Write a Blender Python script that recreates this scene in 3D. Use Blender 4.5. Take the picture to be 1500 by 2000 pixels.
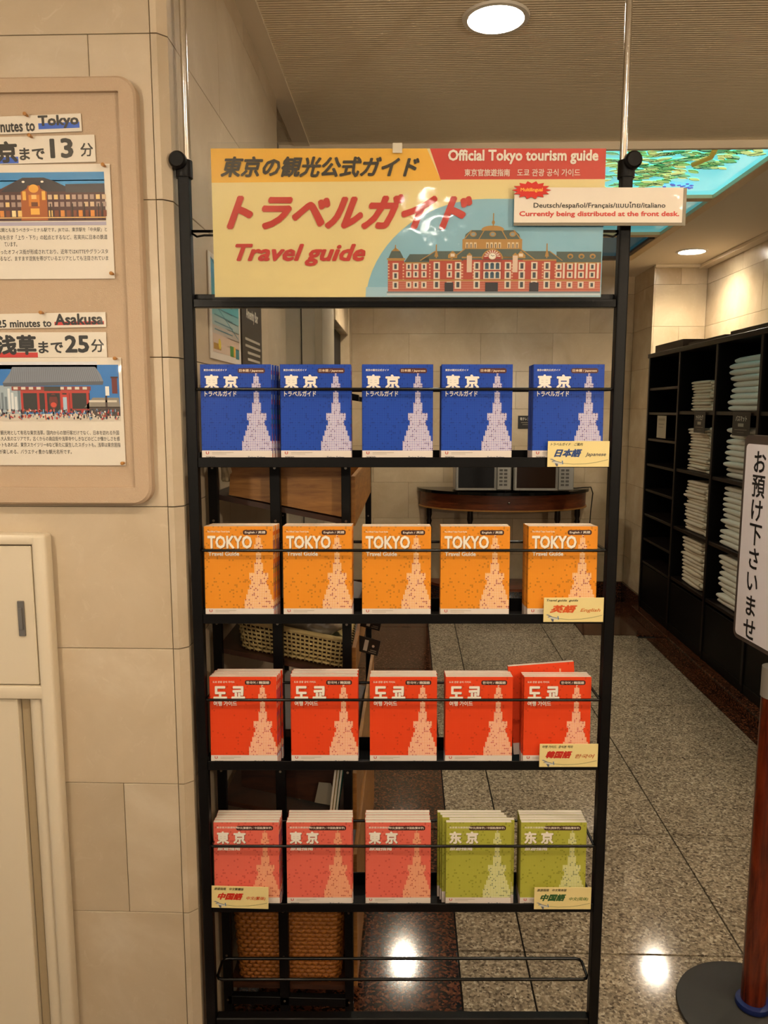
import bpy, bmesh, math, random
from mathutils import Vector, Matrix
for o in list(bpy.data.objects): bpy.data.objects.remove(o)
random.seed(7)
SC = bpy.context.scene
COL = SC.collection
PHI = math.radians(1.84)          # the rack and the camera are turned this much against the room
EYE = 1.57

# ------------------------------------------------------------------ camera
cam = bpy.data.cameras.new('camera'); camo = bpy.data.objects.new('camera', cam); COL.objects.link(camo)
camo.location = (0, 0, EYE); camo.rotation_euler = (math.radians(90-7.65), 0, PHI)
cam.sensor_fit = 'VERTICAL'; cam.sensor_height = 36.0; cam.lens = 1490/2000*36.0
cam.clip_start = 0.02; cam.clip_end = 60
SC.camera = camo
# ------------------------------------------------------------------ world, exposure
w = bpy.data.worlds.new('world'); SC.world = w; w.use_nodes = True
w.node_tree.nodes['Background'].inputs[0].default_value = (1.0, 0.84, 0.66, 1)
w.node_tree.nodes['Background'].inputs[1].default_value = 0.38
SC.view_settings.view_transform = 'Standard'; SC.view_settings.look = 'None'
SC.view_settings.gamma = 1; SC.view_settings.use_curve_mapping = False
SC.view_settings.exposure = -0.02
LAMP_COL = (1.0, 0.83, 0.61)
LAMP_W = 48.0
CEIL = 2.64; SOFFIT = 2.61
WX = -0.462      # left side wall plane
# downlights (x, y, z, radius, power factor, visible label)
LAMPS = [
 (0.235, 2.27, CEIL, .078, 0.42, 'large round downlight in the ribbed ceiling above the rack'),
 (1.87, 5.30, SOFFIT, .085, 0.85, 'round downlight in the pale soffit beside the backlit ceiling panel'),
 (-0.02, 5.30, SOFFIT, .085, 0.95, 'round downlight in the ceiling by the back wall, behind the large sign'),
]
ADDED_UPLIGHTS = [(-1.3, -.7, 60), (1.7, -.5, 90)]
HIDDEN_LAMPS = [(0.28, 0.35, .75), (-1.0, 0.35, 0.42), (1.7, 1.0, 0.6), (0.28, -1.3, 0.6), (-1.2, -1.3, 0.4), (1.9, -1.3, 0.4), (1.85, 2.6, .5)]  # unseen downlights: some read off reflections, the rest added for light

# ================================================================== helpers
def s2l(c):
    return c/12.92 if c <= .04045 else ((c+.055)/1.055)**2.4
def rgb(h):
    if isinstance(h, str):
        h = h.lstrip('#'); return tuple(s2l(int(h[i:i+2], 16)/255) for i in (0, 2, 4))
    return tuple(h)
def newmat(name):
    m = bpy.data.materials.new(name); m.use_nodes = True
    nt = m.node_tree; return m, nt, nt.nodes['Principled BSDF']
def pmat(name, col, rough=.5, metal=0., spec=.4, coat=0., emit=None, estr=0., bump=None, bscale=200., trans=0.):
    m, nt, b = newmat(name)
    b.inputs['Base Color'].default_value = (*rgb(col), 1)
    b.inputs['Roughness'].default_value = rough; b.inputs['Metallic'].default_value = metal
    b.inputs['Specular IOR Level'].default_value = spec; b.inputs['Coat Weight'].default_value = coat
    b.inputs['Coat Roughness'].default_value = .08
    b.inputs['Transmission Weight'].default_value = trans
    if emit: b.inputs['Emission Color'].default_value = (*rgb(emit), 1); b.inputs['Emission Strength'].default_value = estr
    tc = nt.nodes.new('ShaderNodeTexCoord'); nz = nt.nodes.new('ShaderNodeTexNoise'); nz.inputs['Scale'].default_value = bscale
    nt.links.new(tc.outputs['Object'], nz.inputs['Vector'])
    bp = nt.nodes.new('ShaderNodeBump'); bp.inputs['Strength'].default_value = bump if bump else .04; bp.inputs['Distance'].default_value = .002
    nt.links.new(nz.outputs['Fac'], bp.inputs['Height']); nt.links.new(bp.outputs['Normal'], b.inputs['Normal'])
    return m
def N(nt, t, **kw):
    n = nt.nodes.new(t)
    for k, v in kw.items():
        if k.startswith('i_'):
            key = k[2:]; key = int(key) if key.isdigit() else key
            n.inputs[key].default_value = v
        else: setattr(n, k, v)
    return n
def ramp(nt, stops, interp='LINEAR'):
    r = nt.nodes.new('ShaderNodeValToRGB'); r.color_ramp.interpolation = interp
    el = r.color_ramp.elements
    while len(el) > 1: el.remove(el[0])
    el[0].position = stops[0][0]; el[0].color = (*rgb(stops[0][1]), 1)
    for p, c in stops[1:]:
        e = el.new(p); e.color = (*rgb(c), 1)
    return r
def math_(nt, op, a, b=None):
    n = nt.nodes.new('ShaderNodeMath'); n.operation = op
    for i, v in enumerate((a, b)):
        if v is None: continue
        if isinstance(v, (int, float)): n.inputs[i].default_value = v
        else: nt.links.new(v, n.inputs[i])
    return n.outputs[0]

def coords_random(nt, amt=7.0):
    tc = N(nt, 'ShaderNodeTexCoord'); oi = N(nt, 'ShaderNodeObjectInfo')
    m = N(nt, 'ShaderNodeVectorMath', operation='SCALE'); m.inputs['Scale'].default_value = 1
    v = N(nt, 'ShaderNodeCombineXYZ')
    r = math_(nt, 'MULTIPLY', oi.outputs['Random'], amt*10)
    for i in range(3): nt.links.new(r, v.inputs[i])
    a = N(nt, 'ShaderNodeVectorMath', operation='ADD')
    nt.links.new(tc.outputs['Object'], a.inputs[0]); nt.links.new(v.outputs[0], a.inputs[1])
    return a.outputs[0], oi.outputs['Random']

def marble(name, c1, c2, c3, rough):
    m, nt, b = newmat(name)
    v, rnd = coords_random(nt)
    n1 = N(nt, 'ShaderNodeTexNoise', i_Scale=3.2, i_Detail=6.0, i_Roughness=.62, i_Distortion=.5); nt.links.new(v, n1.inputs['Vector'])
    r1 = ramp(nt, [(.3, c1), (.55, c2), (.78, c3)]); nt.links.new(n1.outputs['Fac'], r1.inputs[0])
    n2 = N(nt, 'ShaderNodeTexNoise', i_Scale=22.0, i_Detail=5.0, i_Roughness=.7, i_Distortion=1.2); nt.links.new(v, n2.inputs['Vector'])
    r2 = ramp(nt, [(.58, (0, 0, 0)), (.75, (1, 1, 1))]); nt.links.new(n2.outputs['Fac'], r2.inputs[0])
    mx = N(nt, 'ShaderNodeMix', data_type='RGBA'); nt.links.new(math_(nt, 'MULTIPLY', r2.outputs[0], .45), mx.inputs[0])
    nt.links.new(r1.outputs[0], mx.inputs[6]); mx.inputs[7].default_value = (*rgb(c3), 1)
    # per-tile tone
    hs = N(nt, 'ShaderNodeHueSaturation'); nt.links.new(mx.outputs[2], hs.inputs['Color'])
    nt.links.new(math_(nt, 'ADD', math_(nt, 'MULTIPLY', rnd, .14), .93), hs.inputs['Value'])
    nt.links.new(hs.outputs[0], b.inputs['Base Color'])
    rr = math_(nt, 'ADD', math_(nt, 'MULTIPLY', n1.outputs['Fac'], .12), rough-.06)
    nt.links.new(rr, b.inputs['Roughness'])
    return m
def granite(name, stops, scale, rough, stops2=None):
    m, nt, b = newmat(name)
    v, rnd = coords_random(nt)
    n1 = N(nt, 'ShaderNodeTexVoronoi', i_Scale=scale, i_Randomness=1.0); nt.links.new(v, n1.inputs['Vector'])
    sp = N(nt, 'ShaderNodeSeparateColor'); nt.links.new(n1.outputs['Color'], sp.inputs[0])
    n2 = N(nt, 'ShaderNodeTexNoise', i_Scale=scale*.55, i_Detail=3.0, i_Roughness=.8); nt.links.new(v, n2.inputs['Vector'])
    f = math_(nt, 'ADD', math_(nt, 'MULTIPLY', sp.outputs[0], .5), math_(nt, 'MULTIPLY', n2.outputs['Fac'], .5))
    r1 = ramp(nt, stops); nt.links.new(f, r1.inputs[0])
    n3 = N(nt, 'ShaderNodeTexNoise', i_Scale=9.0, i_Detail=3.0); nt.links.new(v, n3.inputs['Vector'])
    hs = N(nt, 'ShaderNodeHueSaturation'); nt.links.new(r1.outputs[0], hs.inputs['Color'])
    nt.links.new(math_(nt, 'ADD', math_(nt, 'MULTIPLY', n3.outputs['Fac'], .5), .75), hs.inputs['Value'])
    nt.links.new(hs.outputs[0], b.inputs['Base Color'])
    b.inputs['Roughness'].default_value = rough
    return m
def wood(name, c1, c2, rough=.45, scale=(1, 1, 12)):
    m, nt, b = newmat(name)
    tc = N(nt, 'ShaderNodeTexCoord'); mp = N(nt, 'ShaderNodeMapping'); mp.inputs['Scale'].default_value = scale
    nt.links.new(tc.outputs['Object'], mp.inputs[0])
    n = N(nt, 'ShaderNodeTexNoise', i_Scale=6.0, i_Detail=5.0, i_Roughness=.6, i_Distortion=.6); nt.links.new(mp.outputs[0], n.inputs['Vector'])
    r = ramp(nt, [(.32, c1), (.7, c2)]); nt.links.new(n.outputs['Fac'], r.inputs[0]); nt.links.new(r.outputs[0], b.inputs['Base Color'])
    b.inputs['Roughness'].default_value = rough
    bp = N(nt, 'ShaderNodeBump', i_Strength=.15, i_Distance=.002); nt.links.new(n.outputs['Fac'], bp.inputs['Height']); nt.links.new(bp.outputs[0], b.inputs['Normal'])
    return m

M = {}
M['stone_front'] = marble('beige_limestone', '#b7a68c', '#c2b299', '#d3c6b0', .42)
M['stone_back'] = marble('polished_beige_limestone', '#bba686', '#c8b596', '#d8c8aa', .22)
M['grout'] = pmat('grout', '#6b5a45', .9)
M['granite'] = granite('grey_granite', [(.20, '#463d33'), (.36, '#7a6e5d'), (.5, '#8f826e'), (.64, '#a0927c'), (.82, '#cabfa9')], 150, .085)
M['brown_granite'] = granite('brown_granite', [(.2, '#0c0807'), (.42, '#23150f'), (.54, '#4c291a'), (.70, '#663b25'), (.85, '#7d5539')], 150, .10)
M['floor_grout'] = pmat('floor_grout', '#17120e', .9)
M['black'] = pmat('black_powder_coat', '#070607', .42, spec=.2, bump=.15, bscale=900)
M['black_gloss'] = pmat('black_gloss_metal', '#090808', .22, spec=.35)
M['chrome'] = pmat('chrome', '#c9c4bb', .16, 1.0)
M['steel'] = pmat('brushed_steel', '#8d867b', .3, 1.0)
M['silver'] = pmat('silver_plastic', '#a7a49d', .35, .4)
M['cream'] = pmat('cream_enamel', '#d9cdb6', .32, bump=.05, bscale=60)
M['felt'] = pmat('beige_felt', '#bfa88f', .95, bump=.5, bscale=500)
M['white_trim'] = pmat('white_trim', '#d8d0c2', .4)
M['lamp_face'] = pmat('lamp_face', '#ffffff', .5, emit=(1, .93, .80), estr=14)
M['dark'] = pmat('dark_void', '#17110c', .7)
M['dark_panel'] = pmat('dark_brown_panel', '#3b2a1d', .45)
M['soffit'] = pmat('painted_soffit', '#ecdfc8', .75)
M['frame_beige'] = pmat('beige_frame', '#d8bd90', .5)
M['wood'] = wood('oiled_wood', '#8a5a2a', '#b5803f', .45, (2, 2, 16))
M['wood_dark'] = wood('dark_wood', '#2e1a10', '#4a2a19', .45, (2, 2, 10))
M['wood_red'] = wood('red_wood', '#3a0f06', '#742a10', .25, (8, 8, 1))
M['table_wood'] = wood('table_wood', '#4d2110', '#7c3d1d', .35, (1, 2, 12))
M['black_stone'] = pmat('black_marble_top', '#0c0c0d', .08)
M['shelf_black'] = pmat('black_lacquer_shelf', '#070505', .5, spec=.15)
M['shelf_edge'] = pmat('shelf_edge', '#1a1210', .4, spec=.25)
M['towel'] = pmat('towel_cotton', '#ddd0ba', .95, bump=.5, bscale=700)
M['towel_w'] = pmat('white_towel_cotton', '#e6e2d6', .95, bump=.5, bscale=700)
M['paper'] = pmat('paper', '#e9e2d4', .6)
M['glass_dark'] = pmat('dark_glass', '#0e0b09', .08)
M['window_brown'] = pmat('smoked_oven_window', '#2b1a10', .12)
M['cork'] = pmat('wooden_pin', '#b07a3c', .4)
M['rubber'] = pmat('black_cord', '#0d0c0b', .6)
M['bag'] = pmat('crumpled_bag', '#cdbb96', .7, bump=1.0, bscale=30)
M['clear_bag'] = pmat('plastic_bag', '#b7ad98', .12, spec=.9, bump=1.0, bscale=28)
M['base_grey'] = pmat('cast_base', '#2d2b28', .5)
M['blue_ring'] = pmat('blue_ring', '#13225a', .4)

# ribbed ceiling
def ribbed():
    m, nt, b = newmat('ribbed_ceiling_board')
    tc = N(nt, 'ShaderNodeTexCoord'); sp = N(nt, 'ShaderNodeSeparateXYZ'); nt.links.new(tc.outputs['Object'], sp.inputs[0])
    s = math_(nt, 'SINE', math_(nt, 'MULTIPLY', sp.outputs[1], 2*math.pi/.0125))
    bp = N(nt, 'ShaderNodeBump', i_Strength=.30, i_Distance=.003); nt.links.new(s, bp.inputs['Height']); nt.links.new(bp.outputs[0], b.inputs['Normal'])
    b.inputs['Base Color'].default_value = (*rgb('#eedfc4'), 1); b.inputs['Roughness'].default_value = .6
    return m
M['ribbed'] = ribbed()

# flat printing: colour comes from the mesh's colour attribute
def inkmat(name, rough=.5, coat=0., bump=0., emit=0., bscale=12.):
    m, nt, b = newmat(name)
    a = N(nt, 'ShaderNodeVertexColor', layer_name='Col'); nt.links.new(a.outputs[0], b.inputs['Base Color'])
    b.inputs['Roughness'].default_value = rough; b.inputs['Coat Weight'].default_value = coat; b.inputs['Coat Roughness'].default_value = .06
    if bump:
        tc = N(nt, 'ShaderNodeTexCoord'); nz = N(nt, 'ShaderNodeTexNoise', i_Scale=bscale, i_Detail=2.0); nt.links.new(tc.outputs['Object'], nz.inputs['Vector'])
        bp = N(nt, 'ShaderNodeBump', i_Strength=bump, i_Distance=.01); nt.links.new(nz.outputs['Fac'], bp.inputs['Height'])
        nt.links.new(bp.outputs[0], b.inputs['Coat Normal'])
    if emit:
        nt.links.new(a.outputs[0], b.inputs['Emission Color']); b.inputs['Emission Strength'].default_value = emit
    return m
M['ink'] = inkmat('printing_ink', .5)
M['ink_gloss'] = inkmat('cover_ink', .35, .4)
M['ink_lam'] = inkmat('laminated_print', .5, .5, .35)
M['ink_glow'] = inkmat('backlit_print', .4, 0, 0, 1.0)

def film():
    m, nt, b = newmat('clear_film'); nt.nodes.remove(b); out = nt.nodes['Material Output']
    t = N(nt, 'ShaderNodeBsdfTransparent'); g = N(nt, 'ShaderNodeBsdfGlossy', i_Roughness=.07)
    t.inputs[0].default_value = (.97, .97, .965, 1)
    tc = N(nt, 'ShaderNodeTexCoord'); nz = N(nt, 'ShaderNodeTexNoise', i_Scale=9.0, i_Detail=2.0); nt.links.new(tc.outputs['Object'], nz.inputs['Vector'])
    bp = N(nt, 'ShaderNodeBump', i_Strength=.5, i_Distance=.01); nt.links.new(nz.outputs['Fac'], bp.inputs['Height']); nt.links.new(bp.outputs[0], g.inputs['Normal'])
    f = N(nt, 'ShaderNodeFresnel', i_IOR=1.45); mx = N(nt, 'ShaderNodeMixShader')
    nt.links.new(math_(nt, 'MULTIPLY', f.outputs[0], .8), mx.inputs[0]); nt.links.new(t.outputs[0], mx.inputs[1]); nt.links.new(g.outputs[0], mx.inputs[2])
    nt.links.new(mx.outputs[0], out.inputs[0]); return m
M['film'] = film()

# ---- mesh builder
class MB:
    def __init__(s): s.bm = bmesh.new(); s.mi = 0
    def _tag(s, faces):
        for f in faces: f.material_index = s.mi
    def box(s, x0, x1, y0, y1, z0, z1, bev=0., seg=1, mtx=None):
        n0 = set(s.bm.faces)
        r = bmesh.ops.create_cube(s.bm, size=1)
        vs = r['verts']
        bmesh.ops.transform(s.bm, matrix=Matrix.Translation(((x0+x1)/2, (y0+y1)/2, (z0+z1)/2)) @ Matrix.Diagonal((abs(x1-x0), abs(y1-y0), abs(z1-z0), 1)), verts=vs)
        if bev > 0:
            es = list({e for v in vs for e in v.link_edges})
            r = bmesh.ops.bevel(s.bm, geom=es, offset=bev, segments=seg, affect='EDGES', profile=.5)
        nf = [f for f in s.bm.faces if f not in n0]
        if mtx is not None:
            bmesh.ops.transform(s.bm, matrix=mtx, verts=list({v for f in nf for v in f.verts}))
        s._tag(nf); return s
    def cyl(s, p0, p1, r0, r1=None, seg=16, caps=True):
        r1 = r0 if r1 is None else r1
        p0, p1 = Vector(p0), Vector(p1); d = p1-p0
        q = d.to_track_quat('Z', 'Y').to_matrix().to_4x4()
        n0 = set(s.bm.faces)
        bmesh.ops.create_cone(s.bm, cap_ends=caps, segments=seg, radius1=r0, radius2=r1, depth=d.length, matrix=Matrix.Translation((p0+p1)/2) @ q)
        s._tag([f for f in s.bm.faces if f not in n0]); return s
    def lathe(s, prof, c=(0, 0, 0), seg=32, axis='Z'):
        rings = []
        for r, z in prof:
            ring = []
            for i in range(seg):
                a = 2*math.pi*i/seg
                p = (r*math.cos(a), r*math.sin(a), z)
                if axis == 'Y': p = (r*math.cos(a), z, r*math.sin(a))
                ring.append(s.bm.verts.new((p[0]+c[0], p[1]+c[1], p[2]+c[2])))
            rings.append(ring)
        for a, b in zip(rings, rings[1:]):
            for i in range(seg):
                f = s.bm.faces.new((a[i], a[(i+1) % seg], b[(i+1) % seg], b[i])); f.material_index = s.mi
        for ring in (rings[0], rings[-1]):
            try: f = s.bm.faces.new(ring); f.material_index = s.mi
            except ValueError: pass
        return s
    def tube(s, pts, r, seg=8, closed=False):
        pts = [Vector(p) for p in pts]; n = len(pts); rings = []
        for i, p in enumerate(pts):
            a = pts[(i-1) % n] if (closed or i > 0) else p; b = pts[(i+1) % n] if (closed or i < n-1) else p
            t = (b-a).normalized(); q = t.to_track_quat('Z', 'Y')
            rings.append([s.bm.verts.new(p + q @ Vector((r*math.cos(2*math.pi*k/seg), r*math.sin(2*math.pi*k/seg), 0))) for k in range(seg)])
        def bridge(a, b):
            # best offset to avoid twisting
            best = min(range(seg), key=lambda o: sum((a[k].co-b[(k+o) % seg].co).length for k in range(0, seg, 2)))
            for k in range(seg):
                f = s.bm.faces.new((a[k], a[(k+1) % seg], b[(k+1+best) % seg], b[(k+best) % seg])); f.material_index = s.mi; f.smooth = True
        for a, b in zip(rings, rings[1:]): bridge(a, b)
        if closed: bridge(rings[-1], rings[0])
        else:
            for ring in (rings[0], rings[-1]): s.bm.faces.new(ring)
        return s
    def prism(s, poly, z0, z1, axis='Z'):   # poly in xy (axis Z), xz (axis Y), yz (axis X)
        def P(a, b, h):
            return {'Z': (a, b, h), 'Y': (a, h, b), 'X': (h, a, b)}[axis]
        lo = [s.bm.verts.new(P(a, b, z0)) for a, b in poly]; hi = [s.bm.verts.new(P(a, b, z1)) for a, b in poly]
        n = len(poly); fs = [s.bm.faces.new(lo[::-1]), s.bm.faces.new(hi)]
        for i in range(n): fs.append(s.bm.faces.new((lo[i], lo[(i+1) % n], hi[(i+1) % n], hi[i])))
        s._tag(fs); return s
    def mesh(s, name, mats, smooth=None):
        bmesh.ops.recalc_face_normals(s.bm, faces=s.bm.faces)
        me = bpy.data.meshes.new(name); s.bm.to_mesh(me); s.bm.free()
        for m in (mats if isinstance(mats, (list, tuple)) else [mats]): me.materials.append(M[m] if isinstance(m, str) else m)
        if smooth: me.shade_smooth(); me.set_sharp_from_angle(angle=math.radians(smooth))
        return me
    def build(s, name, mats, parent=None, smooth=None, loc=None):
        return link(name, s.mesh(name, mats, smooth), parent, loc)
def link(name, me, parent=None, loc=None, rot=None):
    o = bpy.data.objects.new(name, me); COL.objects.link(o)
    if parent: o.parent = parent
    if loc: o.location = loc
    if rot: o.rotation_euler = rot
    return o
def tag(o, label=None, cat=None, group=None, kind=None):
    if label: o['label'] = label
    if cat: o['category'] = cat
    if group: o['group'] = group
    if kind: o['kind'] = kind
    return o
def thing(name, label, cat, loc=(0, 0, 0), rot=(0, 0, 0), group=None):
    o = bpy.data.objects.new(name, None); COL.objects.link(o); o.location = loc; o.rotation_euler = rot; o.empty_display_size = .05
    return tag(o, label, cat, group)
def struct(name, mb_or_none, mat=None, label=None, cat=None):
    if mb_or_none is None: o = bpy.data.objects.new(name, None); COL.objects.link(o)
    else: o = mb_or_none.build(name, mat)
    tag(o, label, cat, None, 'structure'); return o
def copy_tree(o, parent=None):
    c = o.copy(); COL.objects.link(c); c.parent = parent
    for ch in o.children: copy_tree(ch, c)
    return c
def RL(x, y, z):      # rack frame -> room frame
    return (x*math.cos(PHI)-y*math.sin(PHI), x*math.sin(PHI)+y*math.cos(PHI), z)

# ---- printing builder. local plane: x right, z up, facing -y
_tc = {}
def text_polys(s, bold=0., shear=0.):
    k = (s, bold, shear)
    if k in _tc: return _tc[k]
    if bold > 0:      # thicken the strokes with shifted copies
        vs, fs = text_polys(s, 0., shear); V, F = [], []
        nd = 8 if bold >= .03 else 4
        for d in range(nd):
            a = 2*math.pi*(d+.5)/nd; i = len(V); dx, dy = math.cos(a)*bold, math.sin(a)*bold
            V += [(v[0]+dx, v[1]+dy, d) for v in vs]; F += [tuple(i+q for q in f) for f in fs]
        _tc[k] = (V, F); return _tc[k]
    cu = bpy.data.curves.new('t', 'FONT'); cu.body = s; cu.size = 1; cu.resolution_u = 2; cu.shear = shear
    cu.fill_mode = 'FRONT'
    o = bpy.data.objects.new('t', cu); COL.objects.link(o)
    dg = bpy.context.evaluated_depsgraph_get(); dg.update()
    me = bpy.data.meshes.new_from_object(o.evaluated_get(dg))
    vs = [(v.co.x, v.co.y, 0) for v in me.vertices]; fs = [tuple(p.vertices) for p in me.polygons]
    bpy.data.meshes.remove(me); bpy.data.objects.remove(o); bpy.data.curves.remove(cu)
    _tc[k] = (vs, fs); return _tc[k]
class Print:
    def __init__(s, px=None, mm=None, eps=.00012):
        # px=(x0,y0,x1,y1) drafting box (y down); mm=(u0,v1top,u1,v0bottom) its size on the sheet in metres
        s.v = []; s.f = []; s.c = []; s.l = 0; s.eps = eps; s.px = px; s.mm = mm
    def T(s, x, y):
        if not s.px: return x, y
        a = (x-s.px[0])/(s.px[2]-s.px[0]); b = (y-s.px[1])/(s.px[3]-s.px[1])
        return s.mm[0]+a*(s.mm[2]-s.mm[0]), s.mm[1]+b*(s.mm[3]-s.mm[1])
    def poly(s, pts, col, layer=None):
        l = s.l if layer is None else layer; i = len(s.v)
        for x, y in pts:
            u, v = s.T(x, y); s.v.append((u, -l*s.eps, v))
        s.f.append(tuple(range(i, i+len(pts)))); s.c.append(rgb(col))
    def rect(s, x0, y0, x1, y1, col, layer=None): s.poly([(x0, y0), (x1, y0), (x1, y1), (x0, y1)], col, layer)
    def ell(s, cx, cy, rx, ry, col, layer=None, n=24, a0=0, a1=360):
        s.poly([(cx+rx*math.cos(math.radians(a0+(a1-a0)*i/n)), cy+ry*math.sin(math.radians(a0+(a1-a0)*i/n))) for i in range(n+(0 if a1-a0 == 360 else 1))], col, layer)
    def round(s, x0, y0, x1, y1, r, col, layer=None, ry=None):
        ry = ry or r; pts = []
        for cx, cy, a in ((x1-r, y0+ry, -90), (x1-r, y1-ry, 0), (x0+r, y1-ry, 90), (x0+r, y0+ry, 180)):
            for k in range(6):
                t = math.radians(a+90*k/5); pts.append((cx+r*math.cos(t), cy+ry*math.sin(t)))
        s.poly(pts, col, layer)
    def line(s, pts, wd, col, layer=None):
        for (x0, y0), (x1, y1) in zip(pts, pts[1:]):
            d = math.hypot(x1-x0, y1-y0) or 1; nx, ny = -(y1-y0)/d*wd/2, (x1-x0)/d*wd/2
            s.poly([(x0+nx, y0+ny), (x1+nx, y1+ny), (x1-nx, y1-ny), (x0-nx, y0-ny)], col, layer)
    def text(s, t, x0, y0, x1, y1, col, bold=.02, shear=0., layer=None):
        l = s.l if layer is None else layer
        vs, fs = text_polys(t, bold, shear)
        if not vs: return
        a0 = min(v[0] for v in vs); a1 = max(v[0] for v in vs); b0 = min(v[1] for v in vs); b1 = max(v[1] for v in vs)
        i = len(s.v); c = rgb(col)
        for a, b, d in vs:
            x = x0+(a-a0)/(a1-a0)*(x1-x0); y = y1+(b-b0)/(b1-b0)*(y0-y1)
            u, v = s.T(x, y); s.v.append((u, -l*s.eps-d*.000015, v))
        for f in fs: s.f.append(tuple(i+k for k in f)); s.c.append(c)
    def mesh(s, name, mat='ink'):
        me = bpy.data.meshes.new(name); me.from_pydata(s.v, [], s.f)
        at = me.color_attributes.new('Col', 'FLOAT_COLOR', 'CORNER')
        buf = []
        for f, c in zip(s.f, s.c): buf += [c[0], c[1], c[2], 1.0]*len(f)
        at.data.foreach_set('color', buf); me.materials.append(M[mat]); return me
    def build(s, name, parent=None, mat='ink', loc=None): return link(name, s.mesh(name, mat), parent, loc)

# ================================================================== structure: tiles
_tm = {}
def tile_mesh(dx, dy, dz, mat, nm):
    k = (round(dx, 4), round(dy, 4), round(dz, 4), mat)
    if k not in _tm:
        _tm[k] = MB().box(-dx/2, dx/2, -dy/2, dy/2, -dz/2, dz/2, bev=.0007).mesh(nm, mat)
    return _tm[k]
def tile(parent, x0, x1, y0, y1, z0, z1, mat, nm='wall_tile', gap=.0007):
    dx, dy, dz = x1-x0, y1-y0, z1-z0
    sx = dx-2*gap if dx > .03 else dx; sy = dy-2*gap if dy > .03 else dy; sz = dz-2*gap if dz > .03 else dz
    return link(nm, tile_mesh(sx, sy, sz, mat, nm), parent, ((x0+x1)/2, (y0+y1)/2, (z0+z1)/2))
def rows(z0, h, lo, hi):
    out = []; k = math.floor((lo-z0)/h)
    while z0+k*h < hi-1e-6:
        a, b = max(lo, z0+k*h), min(hi, z0+(k+1)*h)
        if b-a > .01: out.append((a, b, k))
        k += 1
    return out

# front-left wall (facing the camera)
wl = struct('wall_front', MB().box(-2.2, -.478, 1.541, 1.75, 0, CEIL), 'grout')
for a, b, k in rows(.173, .3, 0, CEIL):
    js = [-2.2, -1.81, -1.21, -.61, -.491] if k in (-1, 1, 6, 8) else [-2.2, -1.51, -.91, -.491]
    for p, q in zip(js, js[1:]): tile(wl, p, q, 1.53, 1.541, a, b, 'stone_front')
    o = MB().prism([(-.491+.0012, 1.53), (-.478, 1.53), (-.462, 1.546), (-.462, 1.60), (-.491+.0012, 1.60)], a+.0012, b-.0012).build('edge_stone', 'stone_front', wl)
# left side wall
ws = struct('wall_left', MB().box(-.60, WX-.010, 1.60, 2.79, 0, CEIL), 'grout')
for a, b, k in rows(.173, .3, 0, CEIL):
    js = [1.60, 1.95, 2.55, 2.79] if k % 2 else [1.60, 2.25, 2.79]
    for p, q in zip(js, js[1:]): tile(ws, WX-.010, WX, p, q, a, b, 'stone_front')
wr = struct('wall_recess', MB().box(-.70, -.535, 2.79, 6.30, 0, CEIL), 'dark_panel')
MB().box(-.535, -.52, 3.15, 4.30, 0, 2.2, .002).build('elevator_door', pmat('elevator_steel', '#b3aa9a', .38, .55), wr)
MB().box(-.518, -.514, 3.72, 3.73, 0, 2.2).build('door_seam', 'dark', wr)
MB().box(-.535, -.50, 2.79, 3.15, 0, 2.2, .002).build('door_jamb', 'stone_front', wr)
MB().box(-.535, -.48, 4.30, 4.98, 0, CEIL, .002).build('steel_panel', pmat('grey_steel_panel', '#b4ab99', .4, .4), wr)
MB().box(-.534, -.53, 4.98, 6.0, 0, 2.14).build('doorway', 'dark', wr)
MB().box(-.535, -.47, 4.98, 6.0, 2.14, CEIL, .002).build('lintel', 'stone_back', wr)
MB().box(-.535, -.46, 6.0, 6.28, 0, CEIL, .002).build('door_jamb', 'stone_back', wr)
MB().box(-.479, -.474, 4.62, 4.80, 1.55, 1.80, .001).build('call_plate', 'dark_panel', wr)
# back wall
wb = struct('wall_back', MB().box(-.62, 1.80, 6.291, 6.45, 0, CEIL), 'grout')
for a, b, k in rows(.075, .3, .15, CEIL):
    off = .288 if (k % 2) else 0.0
    js = [-.53] + [off+.576*i for i in range(-1, 4) if -.5 < off+.576*i < 1.75] + [1.785]
    for p, q in zip(js, js[1:]): tile(wb, p, q, 6.28, 6.291, a, b, 'stone_back')
# right pillar
wp = struct('wall_pillar', MB().box(1.796, 2.3, 5.811, 6.40, 0, CEIL), 'grout')
for a, b, k in rows(.075, .3, .15, CEIL):
    tile(wp, 1.785, 1.796, 5.80, 6.04 if k % 2 else 6.28, a, b, 'stone_back')
    if k % 2: tile(wp, 1.785, 1.796, 6.04, 6.28, a, b, 'stone_back')
    js = [1.796, 1.98, 2.17] if k % 2 == 0 else [1.796, 2.17]
    for p, q in zip(js, js[1:]): tile(wp, p, q, 5.80, 5.811, a, b, 'stone_back')
# right wall
wrr = struct('wall_right', MB().box(2.181, 2.35, -3, 5.811, 0, CEIL), 'grout')
for a, b, k in rows(.075, .3, 1.9, CEIL):
    y = 5.80-(.3 if k % 2 else 0)
    ys = [5.80]
    while y > 2.5: y -= .6; ys.append(y)
    for q, p in zip(ys, ys[1:]): tile(wrr, 2.17, 2.181, p, q, a, b, 'stone_back')
# baseboards
tag(MB().box(-.53, 1.785, 6.265, 6.29, 0, .15, .002).build('baseboard_back', 'brown_granite'), kind='structure')
tag(MB().box(1.772, 1.80, 5.785, 6.265, 0, .15, .002).build('baseboard_pillar', 'brown_granite'), kind='structure')
tag(MB().box(1.72, 2.17, 2.2, 5.785, 0, .075, .003).build('trim_plinth', 'brown_granite'), kind='structure')
# rear of the lobby, behind the photographer

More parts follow.
